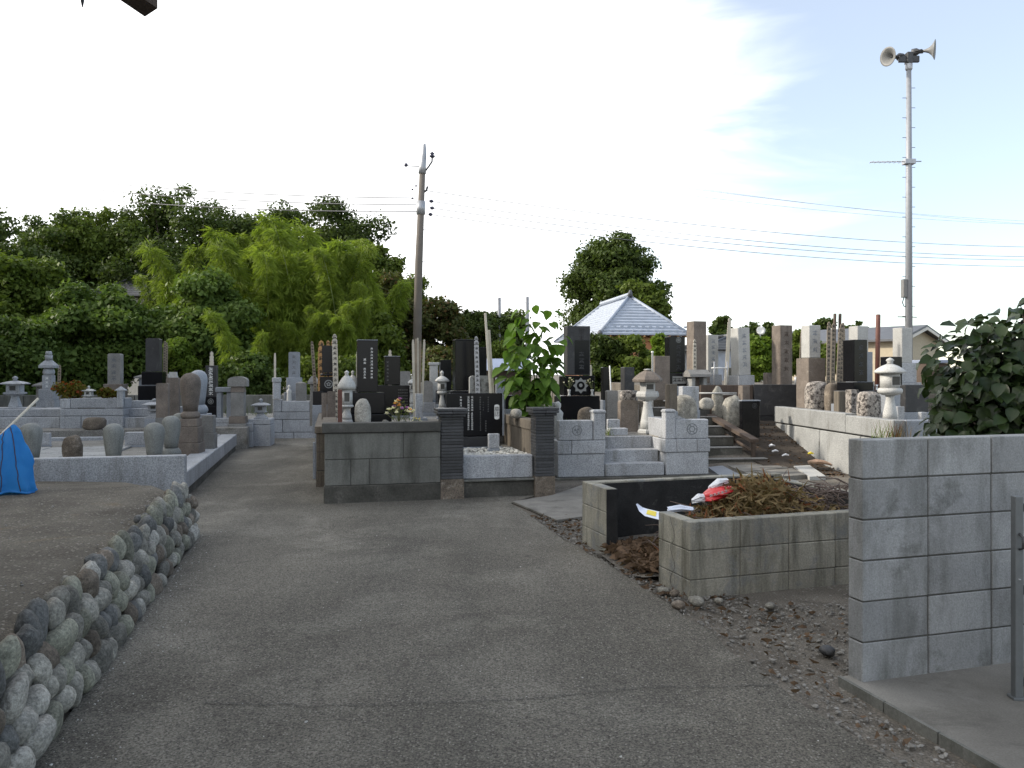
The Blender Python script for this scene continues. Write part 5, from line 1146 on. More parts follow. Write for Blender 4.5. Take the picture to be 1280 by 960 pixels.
tree('low dark shrub at the foot of the bamboo behind the pale grey headstone', 420, 24.5, 440, 110, 'leaf_md', 132, n=6000, low=0, leaf=(.18, .12), name='garden_bush', cat='bush')
tree('low dark shrub behind the black headstones right of the utility pole', 560, 24, 432, 110, 'leaf_br', 133, n=6000, low=0, leaf=(.18, .12), name='garden_bush', cat='bush')
tree('low dark shrub behind the mushroom-capped monument', 310, 24, 440, 90, 'leaf_cool', 134, n=5000, low=0, leaf=(.18, .12), name='garden_bush', cat='bush')
# unseen woods beyond the left edge, added and sized to shade the foreground
for k, (x, y, h, w_, l) in enumerate(((-21.5, 21, 8.5, 4.5, 'unseen woodland tree added for shade, first beyond the left edge'), (-19, 15.5, 12, 5.0, 'unseen woodland tree added for shade, second beyond the left edge'), (-17.5, 8.5, 13.5, 5.0, 'unseen woodland tree added for shade, third beyond the left edge'), (-17.5, 2.5, 13.5, 5.0, 'unseen woodland tree added for shade, nearest the temple'), (-24.5, 11.0, 14, 5.0, 'tallest unseen woodland tree added for shade beyond the left edge'))):
    tree(l, 640+x/y*F, y, HOR-(h-EYE)*F/y, 2*w_*F/y, ('leaf_dk', 'leaf_md')[k % 2], 140+k, n=6000, low=.02, leaf=(.55, .38), hollow=.1, m=44, cs=.30)

# ---- bamboo
def bamboo_mesh(seed, h, lean):
    rs = np.random.RandomState(seed); rp = random.Random(seed); pts = []; n = 16
    for k in range(n+1):
        f = k/n; pts.append(Vector((lean*f**2.6, .12*lean*f**2, h*(f-.06*abs(lean)/2*f**4))))
    st = MB().tube(pts, [.045*(1-.85*k/n)+.004 for k in range(n+1)], 6)
    V = []
    def at(f):
        q = f*n; i = min(int(q), n-1); return pts[i].lerp(pts[i+1], q-i)
    for b in range(96):
        f = .20+.80*rp.random()**.8; p = at(f); ang = rp.uniform(0, 6.28)
        L_ = (1.15*(1-f)+.42)*rp.uniform(.6, 1.25)
        d = Vector((math.cos(ang), math.sin(ang), .95)).normalized()
        for k in range(34):
            s = rp.random()**.6; q = p+d*L_*s+Vector((0, 0, -.75*L_*s*s)); q += Vector((rp.gauss(0, .08), rp.gauss(0, .08), rp.gauss(0, .07)))
            tan = (d*L_+Vector((0, 0, -1.5*L_*s))).normalized()
            t = (tan*1.1+Vector((rp.gauss(0, .35), rp.gauss(0, .35), -.35+rp.gauss(0, .25)))).normalized()
            u = t.cross(Vector((rp.gauss(0, 1), rp.gauss(0, 1), rp.gauss(0, .6)))).normalized()
            l = rp.uniform(.26, .50); w_ = .020
            V += [q, q+t*l*.4+u*w_, q+t*l, q+t*l*.4-u*w_]
    return st.mesh('culm', M['culm']), V
bvars = []
for k, (h, ln) in enumerate(((8.4, 1.9), (7.4, -1.6), (6.6, 2.4), (8.0, -1.0), (7.0, 1.2))):
    cm, V = bamboo_mesh(200+k, h, ln); o = quads('foliage', [tuple(v) for v in V], M['leaf_bam'], None); fm = o.data; bpy.data.objects.remove(o); bvars.append((h, cm, fm))
BL = 'tall feathery bamboo of the back row, its plume on the grove skyline'
BM = 'light green bamboo filling the middle of the tall grove left of the utility pole'
BF = 'lower light green bamboo in the front row of the grove, just behind the graves'
def bamboo(label, cx, d, py_top, v, rz=0, group='', lean=0):
    if group == '': group = {BL: 'back row of the bamboo grove', BM: 'middle of the bamboo grove', BF: 'front row of the bamboo grove'}[label]
    h, cm, fm = bvars[v]; s = Z(py_top, d)/h; t = thing('bamboo', label, 'bamboo', (X(cx, d), d, 0), rz, group); t.scale = (s, s, s)
    if lean: t.rotation_euler = (0, R(lean), R(rz))
    link('culm', cm, t); link('foliage', fm, t); return t
rs = random.Random(77)
prof = [(205, 335), (225, 300), (245, 292), (262, 288), (280, 296), (298, 290), (316, 290), (333, 298), (352, 282), (372, 262), (393, 285), (412, 266), (432, 300), (452, 315), (470, 345)]
for k, (px, py) in enumerate(prof):
    bamboo(BL, px+8, 34+rs.uniform(-1.5, 1.5), py, k % 5, rs.uniform(-40, 40) if k % 3 else rs.uniform(140, 220))
for k in range(26):
    px = 210+k*10.5+rs.uniform(-6, 6); bamboo(BM, px, 31+rs.uniform(-1, 1), 325+rs.uniform(-28, 50)-(20 if 300 < px < 420 else 0), (k*2+1) % 5, rs.uniform(0, 360))
for k in range(10):
    px = 320+k*14+rs.uniform(-6, 6); bamboo(BF, px, 28.5, 388+rs.uniform(-20, 20), (k*3) % 5, rs.uniform(0, 360))
bamboo('small single light bamboo spray bending left behind the slim black headstone', 306, 24.5, 379, 1, 0, None, -5)
bamboo('small upright bamboo beside the single spray', 316, 25, 410, 4, 60, None)

# ---- big-leaved plants: every large leaf its own part
def leaf_mesh(l, w_, seed):
    rs = random.Random(seed); mb = MB(); rows = [(0, .0), (.12, .55), (.35, 1.0), (.6, .86), (.82, .48), (1, 0)]; vs = []; 
    for f, k in rows:
        z = -.28*l*f*f; e = w_/2*k
        vs += [(-e, l*f, z+e*.35), (0, l*f, z), (e, l*f, z+e*.35+rs.uniform(-.01, .01))]
    fs = []
    for i in range(len(rows)-1):
        a = i*3; fs += [(a, a+1, a+4, a+3), (a+1, a+2, a+5, a+4)]
    mb.add(vs, fs, True); return mb
def leaf_at(mesh, p, d, rs, parent, s, nr=(0, 0, 1)):
    o = link('leaf', mesh, parent); y = d.normalized(); z = Vector(nr)+Vector((rs.gauss(0, .3), rs.gauss(0, .3), rs.gauss(0, .2))); x = y.cross(z).normalized(); z = x.cross(y)
    m = Matrix((x, y, z)).transposed().to_4x4(); o.matrix_basis = Matrix.Translation(p) @ m @ Matrix.Scale(s, 4); return o
rs = random.Random(9)
t = thing('sapling', 'bright green large-leaved sapling growing behind the right brick pillar', 'sapling', (X(668, 11.2), 11.2, .80), 0)
lm = [leaf_mesh(.225, .18, k).mesh('leaf', M['leaf_sap']) for k in range(4)]
st = MB(); H = Z(392, 11.2)-.80; n = 0
stems = [(0, 0, H*.93), (.16, .05, H*.90), (-.20, .02, H*.78), (.12, -.10, H*.62), (-.12, -.05, H*.88), (.28, 0, H*.70), (-.30, .0, H*.45), (-.20, -.12, H*.36), (.14, -.12, H*.36), (-.06, -.15, H*.5), (.05, .12, H*.78), (-.28, .05, H*.60)]
for (x, y, z) in stems:
    st.tube([(x*.1, y*.1, 0), (x*.6, y*.6, z*.52), (x*1.15, y*1.15, z*.95)], [.016, .010, .004], 6)
    for k in range(23):
        f = .20+.78*(k+rs.random())/13; b = Vector((x*(.2+.95*f), y*(.2+.95*f), z*.95*f)); a = rs.uniform(0, 6.28)
        d = Vector((math.cos(a), math.sin(a)*.8, rs.uniform(-.35, .35)))
        e = b+d*.09; st.tube([b, e], .003, 4); leaf_at(lm[n % 4], e, Vector((d.x, d.y, d.z-.55)), rs, t, rs.uniform(.75, 1.25), (d.x*.7, d.y*.7-.35, .75)); n += 1
part('stem', st, M['stem'], t); t.scale = (.80, .80, .79)

t = thing('broadleaf_bush', 'dense dark bush of large glossy leaves behind the block wall at the right edge', 'bush', (4.28, 6.4, 0), 0)
lm = [leaf_mesh(.125, .098, 10+k).mesh('leaf', M['leaf_bush']) for k in range(4)]
rs = random.Random(33); st = MB(); cand = []
blobs = [((.0, .1, 1.45), .62), ((.55, .0, 1.55), .66), ((-.38, .0, 1.28), .40), ((.15, .0, .85), .75), ((.75, .1, .95), .8), ((1.1, .2, 1.7), .6), ((-.25, -.1, .95), .5), ((-.60, .0, 1.20), .26), ((.35, 0, 1.75), .36), ((.1, -.1, 1.15), .6), ((.8, 0, 1.35), .7), ((-.38, .1, 1.55), .44), ((-.05, 0, 1.72), .42), ((-.5, 0, .95), .4)]
for k in range(5600):
    c, r = blobs[rs.choices(range(len(blobs)), [b[1]**2 for b in blobs])[0]]
    d = Vector((rs.gauss(0, 1), rs.gauss(0, 1), rs.gauss(0, 1))).normalized(); p = Vector(c)+d*r*rs.uniform(.50, 1.03)
    dd = (d*.6+Vector((rs.gauss(0, .4), rs.gauss(0, .4), -.55+rs.gauss(0, .3)))).normalized(); cand.append((p, dd, rs.uniform(.65, 1.15)))
for (c, r) in blobs:
    st.tube([(rs.uniform(-.1, .3), .1, 0), Vector(c)*.6+Vector((0, 0, .1)), c], [.025, .016, .006], 6)
    for k in range(8):
        d = Vector((rs.gauss(0, 1), rs.gauss(0, 1), rs.gauss(0, .7)+.3)).normalized(); st.tube([c, Vector(c)+d*r*.95], [.008, .003], 4)
for p in ((-.45, 0, 1.78), (.18, 0, 2.16), (.02, 0, 2.0), (1.0, 0, 2.25)):
    st.tube([(p[0]+.1, .1, p[2]-.5), p], [.006, .003], 4)
    for k in range(5): cand.append((Vector(p)+Vector((rs.uniform(-.08, .08), rs.uniform(-.05, .05), rs.uniform(-.2, .02))), Vector((rs.gauss(0, 1), rs.gauss(0, .6), .4)), rs.uniform(.4, .7)))
part('stem', st, M['bark'], t)
cand.sort(key=lambda q: (q[0].y > 0, q[0].y-.25*abs(q[0].z-1.6)))
for k, (p, d, s) in enumerate(cand[:290]): leaf_at(lm[k % 4], p, d, rs, t, s, ((p.x-.3)*.5, p.y*.6-.3, .55))
mb = MB(); base = leaf_mesh(.125, .098, 10)
for p, d, s in cand[290:]:
    y = d.normalized(); z = Vector(((p.x-.3)*.5+rs.gauss(0, .3), p.y*.6-.3+rs.gauss(0, .3), .55)); x = y.cross(z).normalized(); z = x.cross(y); m = Matrix((x, y, z)).transposed()
    mb.add([p+m @ (Vector(v)*s) for v in base.v], base.f, True)
stuff(part('foliage', mb, M['leaf_bush'], t))

# shrubs on the granite planter
for cx, w_, y0, y1, l, sd_ in ((90, 40, 476, 500, 'larger red-green shrub on the left half of the planter', 1), (132, 26, 484, 498, 'smaller red-green shrub on the right half of the planter', 2)):
    d = 15.95; b = Z(y1, d); t = thing('planter_shrub', l, 'shrub', (X(cx, d), d, b), 0); k = d/F
    cl = [((rs.uniform(-.4, .4)*w_*k, rs.uniform(-.1, .1), rs.uniform(.25, .75)*(y1-y0)*k), (w_*k*.2, w_*k*.15, (y1-y0)*k*.3)) for _ in range(9)]
    leaf_cloud('foliage', cl, 900, .07, .045, 300+sd_, M['leaf_rg'], t); part('stem', MB().tube([(0, 0, -.05), (0, 0, .2)], .02, 6), M['bark'], t)

# grass tufts and weeds
def tuft(label, x, y, z, h, n, mat, seed, spread=.12):
    rs = random.Random(seed); V = []
    for k in range(n):
        a = rs.uniform(0, 6.28); p = Vector((rs.gauss(0, spread), rs.gauss(0, spread*.6), 0)); t = Vector((math.cos(a)*.5, math.sin(a)*.5, 1)).normalized(); u = Vector((-math.sin(a), math.cos(a), 0))*.006; l = h*rs.uniform(.5, 1.1)
        V += [p-u, p+u, p+t*l+u*.2, p+t*l-u*.2]
    o = quads('grass_tuft', [tuple(v) for v in V], M[mat], None); o.location = (x, y, z); return tag(o, label, 'grass')
tuft('dry reddish grass tuft at the corner of the right granite plot', X(1118, 10.7), 10.7, .60, .32, 60, 'litter_g', 5)
tuft('thin green grass blades beside the dry tuft on the right granite plot', X(1103, 10.65), 10.65, .62, .30, 26, 'grass', 6, .09)
tuft('green weeds on the left edge of the star-crested grave', X(712, 11.9), 11.9, .575, .28, 60, 'grass', 7, .10)
tuft('small weed beside the low pale blocks at the top of the steps', X(762, 12.2), 12.2, .575, .14, 30, 'grass', 8, .05)
tuft('yellow-green weed at the end of the brown side wall', X(401.5, 13.0), 13.0, .50, .22, 40, 'grass', 9, .05)
tuft('bamboo grass clump at the foot of the bamboo', X(310, 21), 21, .3, .5, 160, 'grass', 10, .8)

# ================================================================== POLES, WIRES, BUILDINGS
UD = 30
t = thing('utility_pole', 'tall leaning utility pole between the woodland and the graves', 'utility pole', (X(519.5, UD), UD, 0), 0)
uz = lambda py: Z(py, UD); ux = lambda px: X(px, UD)-X(519.5, UD)
part('pole', MB().tube([(0, 0, -.2), (ux(523.5), 0, uz(330)), (ux(528), 0, uz(215))], [.185, .15, .115], 14), M['pole'], t)
part('pole_top', MB().tube([(ux(527.8), 0, uz(217)), (ux(528.2), 0, uz(208)), (ux(530), 0, uz(190)), (ux(530.6), 0, uz(180))], [.15, .13, .10, .05], 10), M['metal'], t)
part('arm', MB().tube([(ux(531.5), 0, uz(214)), (ux(536), 0, uz(208)), (ux(540), 0, uz(202)), (ux(540.3), 0, uz(196))], .035, 6), M['metal_dk'], t)
part('insulator', MB().lathe([(.06, 0), (.13, .06), (.05, .10), (.09, .16), (.02, .22)], 10, (ux(540.3), 0, uz(197))), M['insul'], t)
part('arm', MB().tube([(ux(530), 0, uz(240)), (ux(533), 0, uz(238)), (ux(534.5), 0, uz(233))], .04, 6), M['metal_dk'], t)
part('crossarm', MB().tube([(ux(506.5), 0, uz(207.3)), (ux(528), 0, uz(208))], .018, 6), M['metal_dk'], t)
part('insulator', MB().lathe([(.03, 0), (.07, .04), (.07, .10), (.03, .14)], 8, (ux(507.5), 0, uz(208.5))), M['insul'], t)
part('crossarm', MB().tube([(ux(514), 0, uz(192.5)), (ux(521), 0, uz(193))], .012, 5), M['metal'], t)
part('clamp', MB().lathe([(.17, 0), (.17, .5)], 14, (ux(526), 0, uz(268))), M['metal'], t)
for px, py in ((539, 251.5), (540, 260), (538, 268)):
    part('insulator', MB().tube([(ux(px-2.5), 0, uz(py-.4)), (ux(px), 0, uz(py)), (ux(px+2.5), 0, uz(py+.3))], [.03, .075, .04], 8), M['insul'], t)
for px, py in ((515.5, 249), (520, 233.5), (515.5, 238)):
    part('insulator', MB().lathe([(.02, 0), (.05, .03), (.02, .07)], 8, (ux(px), 0, uz(py))), M['insul'], t)
for k in range(9):
    py = 287+k*20; f = (py-180)/290; cx = 530-f*9.5; s_ = (-1) ** k; part('step_bolt', MB().tube([(ux(cx), 0, uz(py)), (ux(cx+s_*7), 0, uz(py))], .012, 5), M['metal_dk'], t)

def wire(label, a, b, sag, r=.013, group='overhead wires', n=28):
    A = Vector(a); B = Vector(b); P = [A.lerp(B, k/n)-Vector((0, 0, sag*4*(k/n)*(1-k/n))) for k in range(n+1)]
    o = part('overhead_wire', MB().tube(P, r, 4), M['wire'], None); return tag(o, label, 'wire', group)
def wp(px, py, d): return (X(px, d), d, Z(py, d))
wr = [((541, 252, UD), (1330, 321, 46)), ((542, 260.5, UD), (1330, 325, 46)), ((540, 268.5, UD), (1330, 333, 46)), ((530, 238, UD), (1330, 309, 50)), ((540, 197, UD), (1330, 281.5, 48)), ((530, 184, UD), (1330, 278, 50))]
for k, (a, b) in enumerate(wr): wire(['upper of the three wires leaving the dark insulators to the right', 'middle of the three wires leaving the dark insulators to the right', 'lowest wire leaving the dark insulators to the right', 'faint wire above the three insulator wires, right side', 'long wire from the curved arm across the right sky', 'highest long wire from the pole top across the right sky'][k], wp(*a), wp(*b), .55, .015 if k < 4 else .007)
wire('short high wire crossing the blue sky at the upper right', wp(600, 190, 40), wp(1330, 283, 44), .5, .007)
for k, (a, b) in enumerate((((521, 247.5, UD), (-60, 203, 44)), ((521, 256, UD), (-60, 213, 44)), ((521, 264.5, UD), (-60, 226, 44)))): wire(['upper wire from the pole to the left over the woodland', 'middle wire from the pole to the left over the woodland', 'lower wire from the pole to the left over the woodland'][k], wp(*a), wp(*b), .45, .020)
wire('slack service wire sagging from the utility pole to the far poles', wp(533, 272, UD), wp(657, 378, 60), 2.2, .010)
wire('faint wire from the trees to the thin far pole', wp(560, 366, 55), wp(624, 374, 60), .15, .012)
wire('faint wire between the two thin far poles', wp(624, 374, 60), wp(657, 378, 60), .25, .012)
wire('faint wire from the right thin far pole towards the temple tree', wp(657, 378, 60), wp(715, 386, 61), .15, .012)
for k, (px, py, l) in enumerate(((624, 372, 'left thin grey far pole above the dark distant tree'), (659, 371, 'right thin far pole above the sapling'))):
    o = part('utility_pole', MB().lathe([(.17, 0), (.13, Z(py, 60))], 8), M['pole_s'], None); o.location = (X(px, 60), 60, 0); tag(o, l, 'utility pole')

SD = 32
t = thing('loudspeaker_mast', 'tall pale grey mast carrying two horn loudspeakers and a side antenna', 'loudspeaker mast', (X(1136, SD), SD, 0), 0)
sx = lambda px: X(px, SD)-X(1136, SD); sz = lambda py: Z(py, SD)
part('pole', MB().tube([(0, 0, 0), (0, 0, sz(250)), (0, 0, sz(84))], [.15, .125, .095], 14), M['pole_s'], t)
part('collar', MB().lathe([(.11, 0), (.14, .05), (.14, .25), (.10, .3)], 14, (0, 0, sz(88))), M['metal'], t)
part('head_frame', MB().bb(-.42, .42, -.06, .06, sz(78), sz(70), .02).bb(-.12, .12, -.14, .14, sz(80), sz(66), .02), M['metal_dk'], t)
for px, py, rz, tl, r in ((1119, 71, -66, 8, .38), (1153, 64, 58, 4, .40)):
    h = bpy.data.objects.new('horn_speaker', None)
    prof = [(.05, 0), (.07, .12), (.12, .25), (.22, .36), (.34, .44), (.43, .48), (.425, .49), (.33, .45), (.2, .37), (.1, .25), (.04, .12)]
    mb = MB(); mb.lathe([(a*r/.43, z*r/.43) for a, z in prof], 28)
    o = part('horn_speaker', mb, M['horn'], t); o.location = (sx(px), 0, sz(py)); o.rotation_euler = (R(90+tl), 0, R(rz))
    part('driver', MB().lathe([(.05, -.42), (.14, -.40), (.15, -.22), (.07, -.08), (.05, .02)], 16).lathe([(.055, .10), (.05, .2), (.01, .24)], 12), M['metal_dk'], o)
    part('bracket', MB().tube([(-.16, .0, -.25), (-.2, .0, .0), (0, 0, .02), (.2, 0, 0), (.16, 0, -.25)], .022, 6), M['metal_dk'], o)
mb = MB(); mb.tube([(sx(1086), -.1, sz(203.5)), (sx(1150), -.1, sz(202.5))], .022, 6)
for k in range(7): mb.tube([(sx(1088+k*6), -.1-.18, sz(203.5)), (sx(1088+k*6), -.1+.18, sz(203.5))], .01, 4)
part('antenna', mb, M['metal'], t); part('clamp', MB().bb(-.22, .22, -.16, .16, sz(205.5), sz(199.5), .01), M['metal'], t)
part('equipment_box', MB().bb(sx(1127.5), sx(1132.5), -.12, .12, sz(372), sz(349), .02), M['horn'], t)
part('cable', MB().tube([(sx(1130), 0, sz(372)), (sx(1128), 0, sz(378)), (sx(1130), 0, sz(383)), (sx(1134), 0, sz(383))], .02, 6), M['metal_dk'], t)
for k in range(24):
    s_ = (-1) ** k; py = 110+k*12.4; part('step_bolt', MB().tube([(s_*.09, 0, sz(py)), (s_*.26, 0, sz(py))], .012, 5), M['metal_dk'], t)
part('crossarm', MB().tube([(sx(1122), 0, sz(396)), (sx(1146), 0, sz(396.5))], .02, 5), M['metal_dk'], t)

def hip_roof(t, w_, l, z0, zr, inset, mat, n=12, eave=.12, ridge=True):
    """hipped tiled roof, stepped course by course; front edge along x at y=0, ridge runs to +y"""
    mb = MB()
    for k in range(n):
        f0, f1 = k/n, (k+1)/n; za = z0+(zr-z0)*f0; zb = z0+(zr-z0)*f1; st = .075
        def ringp(f, z): 
            i = f*w_/2; j = f*inset; return [(-w_/2+i, j, z), (w_/2-i, j, z), (w_/2-i, l-j, z), (-w_/2+i, l-j, z)]
        A = ringp(f0, za+st); B = ringp(f1, zb+.005); Cc = ringp(f0, za-.01)
        for i in range(4):
            j = (i+1) % 4; mb.quad(A[i], A[j], B[j], B[i]); mb.quad(Cc[i], Cc[j], A[j], A[i])
    cs = [(-w_/2, 0, z0-.012), (w_/2, 0, z0-.012), (w_/2, l, z0-.012), (-w_/2, l, z0-.012)]; mb.quad(*cs[::-1])
    r = part('roof', mb, M[mat], t)
    rb = MB(); tops = [(0, inset, zr), (0, l-inset, zr)]
    for c, tp in zip(cs, (tops[0], tops[0], tops[1], tops[1])): rb.tube([(c[0], c[1], z0+.05), (tp[0], tp[1], zr+.06)], .08, 6)
    rb.tube([(0, inset-.1, zr+.12), (0, l-inset+.1, zr+.12)], .12, 8); part('ridge', rb, M[mat], r)
    part('ridge_end_tile', MB().tube([(0, inset-.1, zr+.05), (0, inset-.16, zr+.34)], [.14, .05], 6), M['tile_dk'], r); part('ridge_end_tile', MB().tube([(0, l-inset+.1, zr+.05), (0, l-inset+.16, zr+.30)], [.12, .05], 6), M['tile_dk'], r)
    return r
t = thing('temple_hall', 'small temple hall with a blue-grey tiled hip roof and orange clay wall', 'temple hall', (X(806, 35.6), 35.6, 0), 9)
zr, ze = Z(372, 38), Z(418.5, 35.6); hr = hip_roof(t, 4.3, 9.5, ze, zr, 2.3, 'tile', 13)
guard = MB()
for r_ in range(2):
    for k in range(12):
        f = .06+.10*r_; x = -1.9+k*.34+.17*r_; guard.bb(x, x+.16, f*2.3-.02, f*2.3+.02, ze+(zr-ze)*f+.03, ze+(zr-ze)*f+.12, .005)
stuff(part('snow_guard', guard, M['tile'], hr))
for px in (-2.1, 2.1): part('corner_tile', MB().lathe([(.10, 0), (.13, .1), (.05, .22)], 10, (px, .0, ze-.02)), M['tile_dk'], hr)
part('wall', MB().bb(-1.75, 1.75, .55, 8.9, 0, ze-.05, .01), M['plaster_o'], t)
for x in (-1.75, -.6, .6, 1.75): part('post', MB().bb(x-.08, x+.08, .46, .56, 0, ze-.02, .01), M['wood_dk'], t)
for k in range(11): part('rafter', MB().bb(-2.0+k*.4-.04, -2.0+k*.4+.04, .03, .55, ze-.10, ze-.014, .004), M['wood_or'], t)
part('door', MB().bb(-.5, .5, .50, .545, 0, 2.1, .01), M['wood_dk'], t)
part('beam', MB().bb(-1.9, 1.9, .42, .53, ze-.28, ze-.12, .01), M['wood_or'], t)
# roof among the trees on the left
t = thing('tiled_house', 'grey tiled house roof showing through the woodland on the left', 'house', (X(146, 37), 37, 0), -12)
hip_roof(t, 3.6, 6, Z(370, 37), Z(347, 38.5), 1.5, 'tile_dk', 9); part('wall', MB().bb(-1.4, 1.4, .5, 5.5, 0, Z(370, 37)-.03, .01), M['plaster_w'], t)
# right: cream house, grey house
def gable_house(name, label, x, y, rz, w_, l, ze, zr, wall, roof, over=.4):
    t = thing(name, label, 'house', (x, y, 0), rz)
    pts = [(-w_/2, 0), (w_/2, 0), (w_/2, ze), (0, zr-.08), (-w_/2, ze)]
    part('wall', MB().prism(pts, 0, l), M[wall], t)
    s = (zr-ze)/(w_/2); o_ = over
    for sg in (-1, 1):
        mb = MB(); th = .12
        pts = [(sg*(w_/2+o_), ze-s*o_), (0, zr), (0, zr+th), (sg*(w_/2+o_), ze-s*o_+th)]
        mb.prism(pts if sg < 0 else pts[::-1], -o_, l+o_); r = part('roof', mb, M[roof], t)
        v = MB(); pts = [(sg*(w_/2+o_+.02), ze-s*(o_+.02)-.16), (0, zr-.17), (0, zr-.005), (sg*(w_/2+o_+.02), ze-s*(o_+.02)-.01)]; v.prism(pts if sg < 0 else pts[::-1], -o_-.03, -o_+.02); part('bargeboard', v, M['plaster_w'], r)
    return t
t = gable_house('cream_house', 'cream walled house with a grey roof behind the right plot', X(1148, 46), 46, 38, 5.2, 8, Z(425, 46), Z(409, 46), 'plaster', 'tile_dk', .5)
for x in (-1.2, 1.0):
    f = part('window', MB().bb(x-.5, x+.5, -.03, .05, 1.3, 2.4, .01), M['metal'], t); part('pane', MB().bb(x-.44, x+.44, -.045, -.032, 1.36, 2.34, .002), M['glass'], f)
part('downpipe', MB().tube([(-2.55, -.08, 0), (-2.55, -.08, Z(427, 46))], .05, 6), M['metal'], t)
t = thing('grey_house', 'distant house with a wide grey tiled roof behind the white pillars', 'house', (X(925, 50), 50, 0), 6)
hip_roof(t, 5.6, 7, Z(437, 50), Z(421, 51), 2.0, 'tile_dk', 8); part('wall', MB().bb(-2.4, 2.4, .5, 6.4, 0, Z(437, 50)-.05, .01), M['tile'], t)
f = part('window', MB().bb(-.9, .5, .44, .52, .9, 2.0, .01), M['metal'], t); part('pane', MB().bb(-.84, .44, .42, .438, .96, 1.94, .002), M['glass'], f)
t = thing('satellite_dish', 'round white satellite dish above the grey house roof', 'satellite dish', (X(951, 49), 49, Z(425, 49)), 0)
part('mast', MB().tube([(0, .1, -.3), (0, .1, Z(414, 49)-Z(425, 49))], .03, 6), M['metal'], t)
o = part('dish', MB().lathe([(.02, 0), (.15, .02), (.27, .08), (.275, .085), (.15, .03)], 20), M['white'], t); o.location = (0, 0, Z(413.5, 49)-Z(425, 49)); o.rotation_euler = (R(80), 0, R(-10))
t = thing('tin_shed', 'low shed with a blue-grey metal roof behind the sapling', 'shed', (X(634, 25), 25, 0), 6)
part('roof', MB().frus((0, .9), (1.9, 2.0), (1.5, 1.0), Z(463, 25), Z(448, 25)), M['roofblue'], t); part('wall', MB().bb(-.8, .8, .2, 1.6, 0, Z(463, 25)-.01, .01), M['wood_dk'], t)
t = thing('blue_roofed_shed', 'small shed with a bluish roof edge left of the right bush', 'shed', (X(1155, 18), 18, .3), 0)
part('roof', MB().bb(-.10, .5, -.3, .8, Z(454, 18)-.3, Z(450, 18)-.3, .01), M['roofblue'], t); part('wall', MB().bb(-.06, .44, -.2, .7, 0, Z(454.2, 18)-.3, .01), M['wood_dk'], t)
t = thing('concrete_wall', 'long low concrete wall running behind the left graves before the trees', 'wall', (X(-40, 21.5), 21.5, 0), 2)
for k in range(9): part('panel', MB().bb(k*1.5, k*1.5+1.48, 0, .12, 0, Z(494, 21.5), .01), M['conc'], t)

# ---- eave of the hall beside the camera
t = thing('temple_building', 'dark eave corner of the temple building jutting in at the top left', 'temple building', (-1.314, 2.806, 2.80), 0)
ev = Vector((.0745, -.064, 0)).normalized(); bv = Vector((-.60, -.76, .30)).normalized(); uv = Vector((0, 0, 1))
w_ = .098; vs = [ev*a+bv*b+uv*c for b in (0, 2.6) for c in (0, .14) for a in (0, w_)]
mb = MB(); mb.add(vs, [(0, 1, 3, 2), (4, 6, 7, 5), (0, 4, 5, 1), (2, 3, 7, 6), (0, 2, 6, 4), (1, 5, 7, 3)]); part('beam', mb, M['wood_dk'], t)
mb = MB()
pl = [ev*.05+uv*.16+bv*.06, ev*.4+uv*.20+Vector((.25, -1.2, .05)), Vector((.6, -11.5, .22)), Vector((-6.2, -11.5, 3.0)), Vector((-6.2, -6.2, 3.4)), Vector((-12.5, -6.0, 3.0)), Vector((-12.5, .02, .35))]
k_ = len(pl); mb.add(pl+[p+uv*.10 for p in pl], [tuple(range(k_))[::-1], tuple(range(k_, 2*k_))]+[(i, (i+1) % k_, (i+1) % k_+k_, i+k_) for i in range(k_)])
# hip roof over the hall: two slopes meeting at the corner beam
mb = MB(); a0 = Vector((.02, -.05, .17)); a1 = Vector((-12.5, -.05, .17)); a2 = Vector((.02, -12, .17)); r0 = Vector((-5.2, -5.3, 2.9)); r1 = Vector((-12.5, -5.3, 2.9)); r2 = Vector((-5.2, -12, 2.9))
for q in ((a1, a0, r0, r1), (a0, a2, r2, r0)):
    n_ = (q[1]-q[0]).cross(q[3]-q[0]).normalized()*.10
    if n_.z < 0: n_ = -n_
    mb.add(list(q)+[p+n_ for p in q], [(0, 1, 2, 3), (7, 6, 5, 4)]+[(i, (i+1) % 4, (i+1) % 4+4, i+4) for i in range(4)])
part('roof', mb, M['tile_dk'], t)
part('wall', MB().bb(-12.0, -2.3, -11.5, -2.4, -2.8, .1, .02), M['wallwood'], t)
for q in range(4): part('post', MB().bb(-2.3-q*3-.1, -2.1-q*3, -2.42, -2.22, -2.8, .2, .01), M['wood_dk'], t)
t = thing('hanging_chime', 'tiny hanging chime tip at the top edge left of the eave beam', 'chime', (X(103, 3.2), 3.2, Z(9, 3.2)), 0)
part('tip', MB().lathe([(.002, 0), (.009, .035), (.004, .10)], 8), M['metal_dk'], t); part('cord', MB().tube([(0, 0, .1), (0, 0, .5)], .002, 5), M['metal_dk'], t)

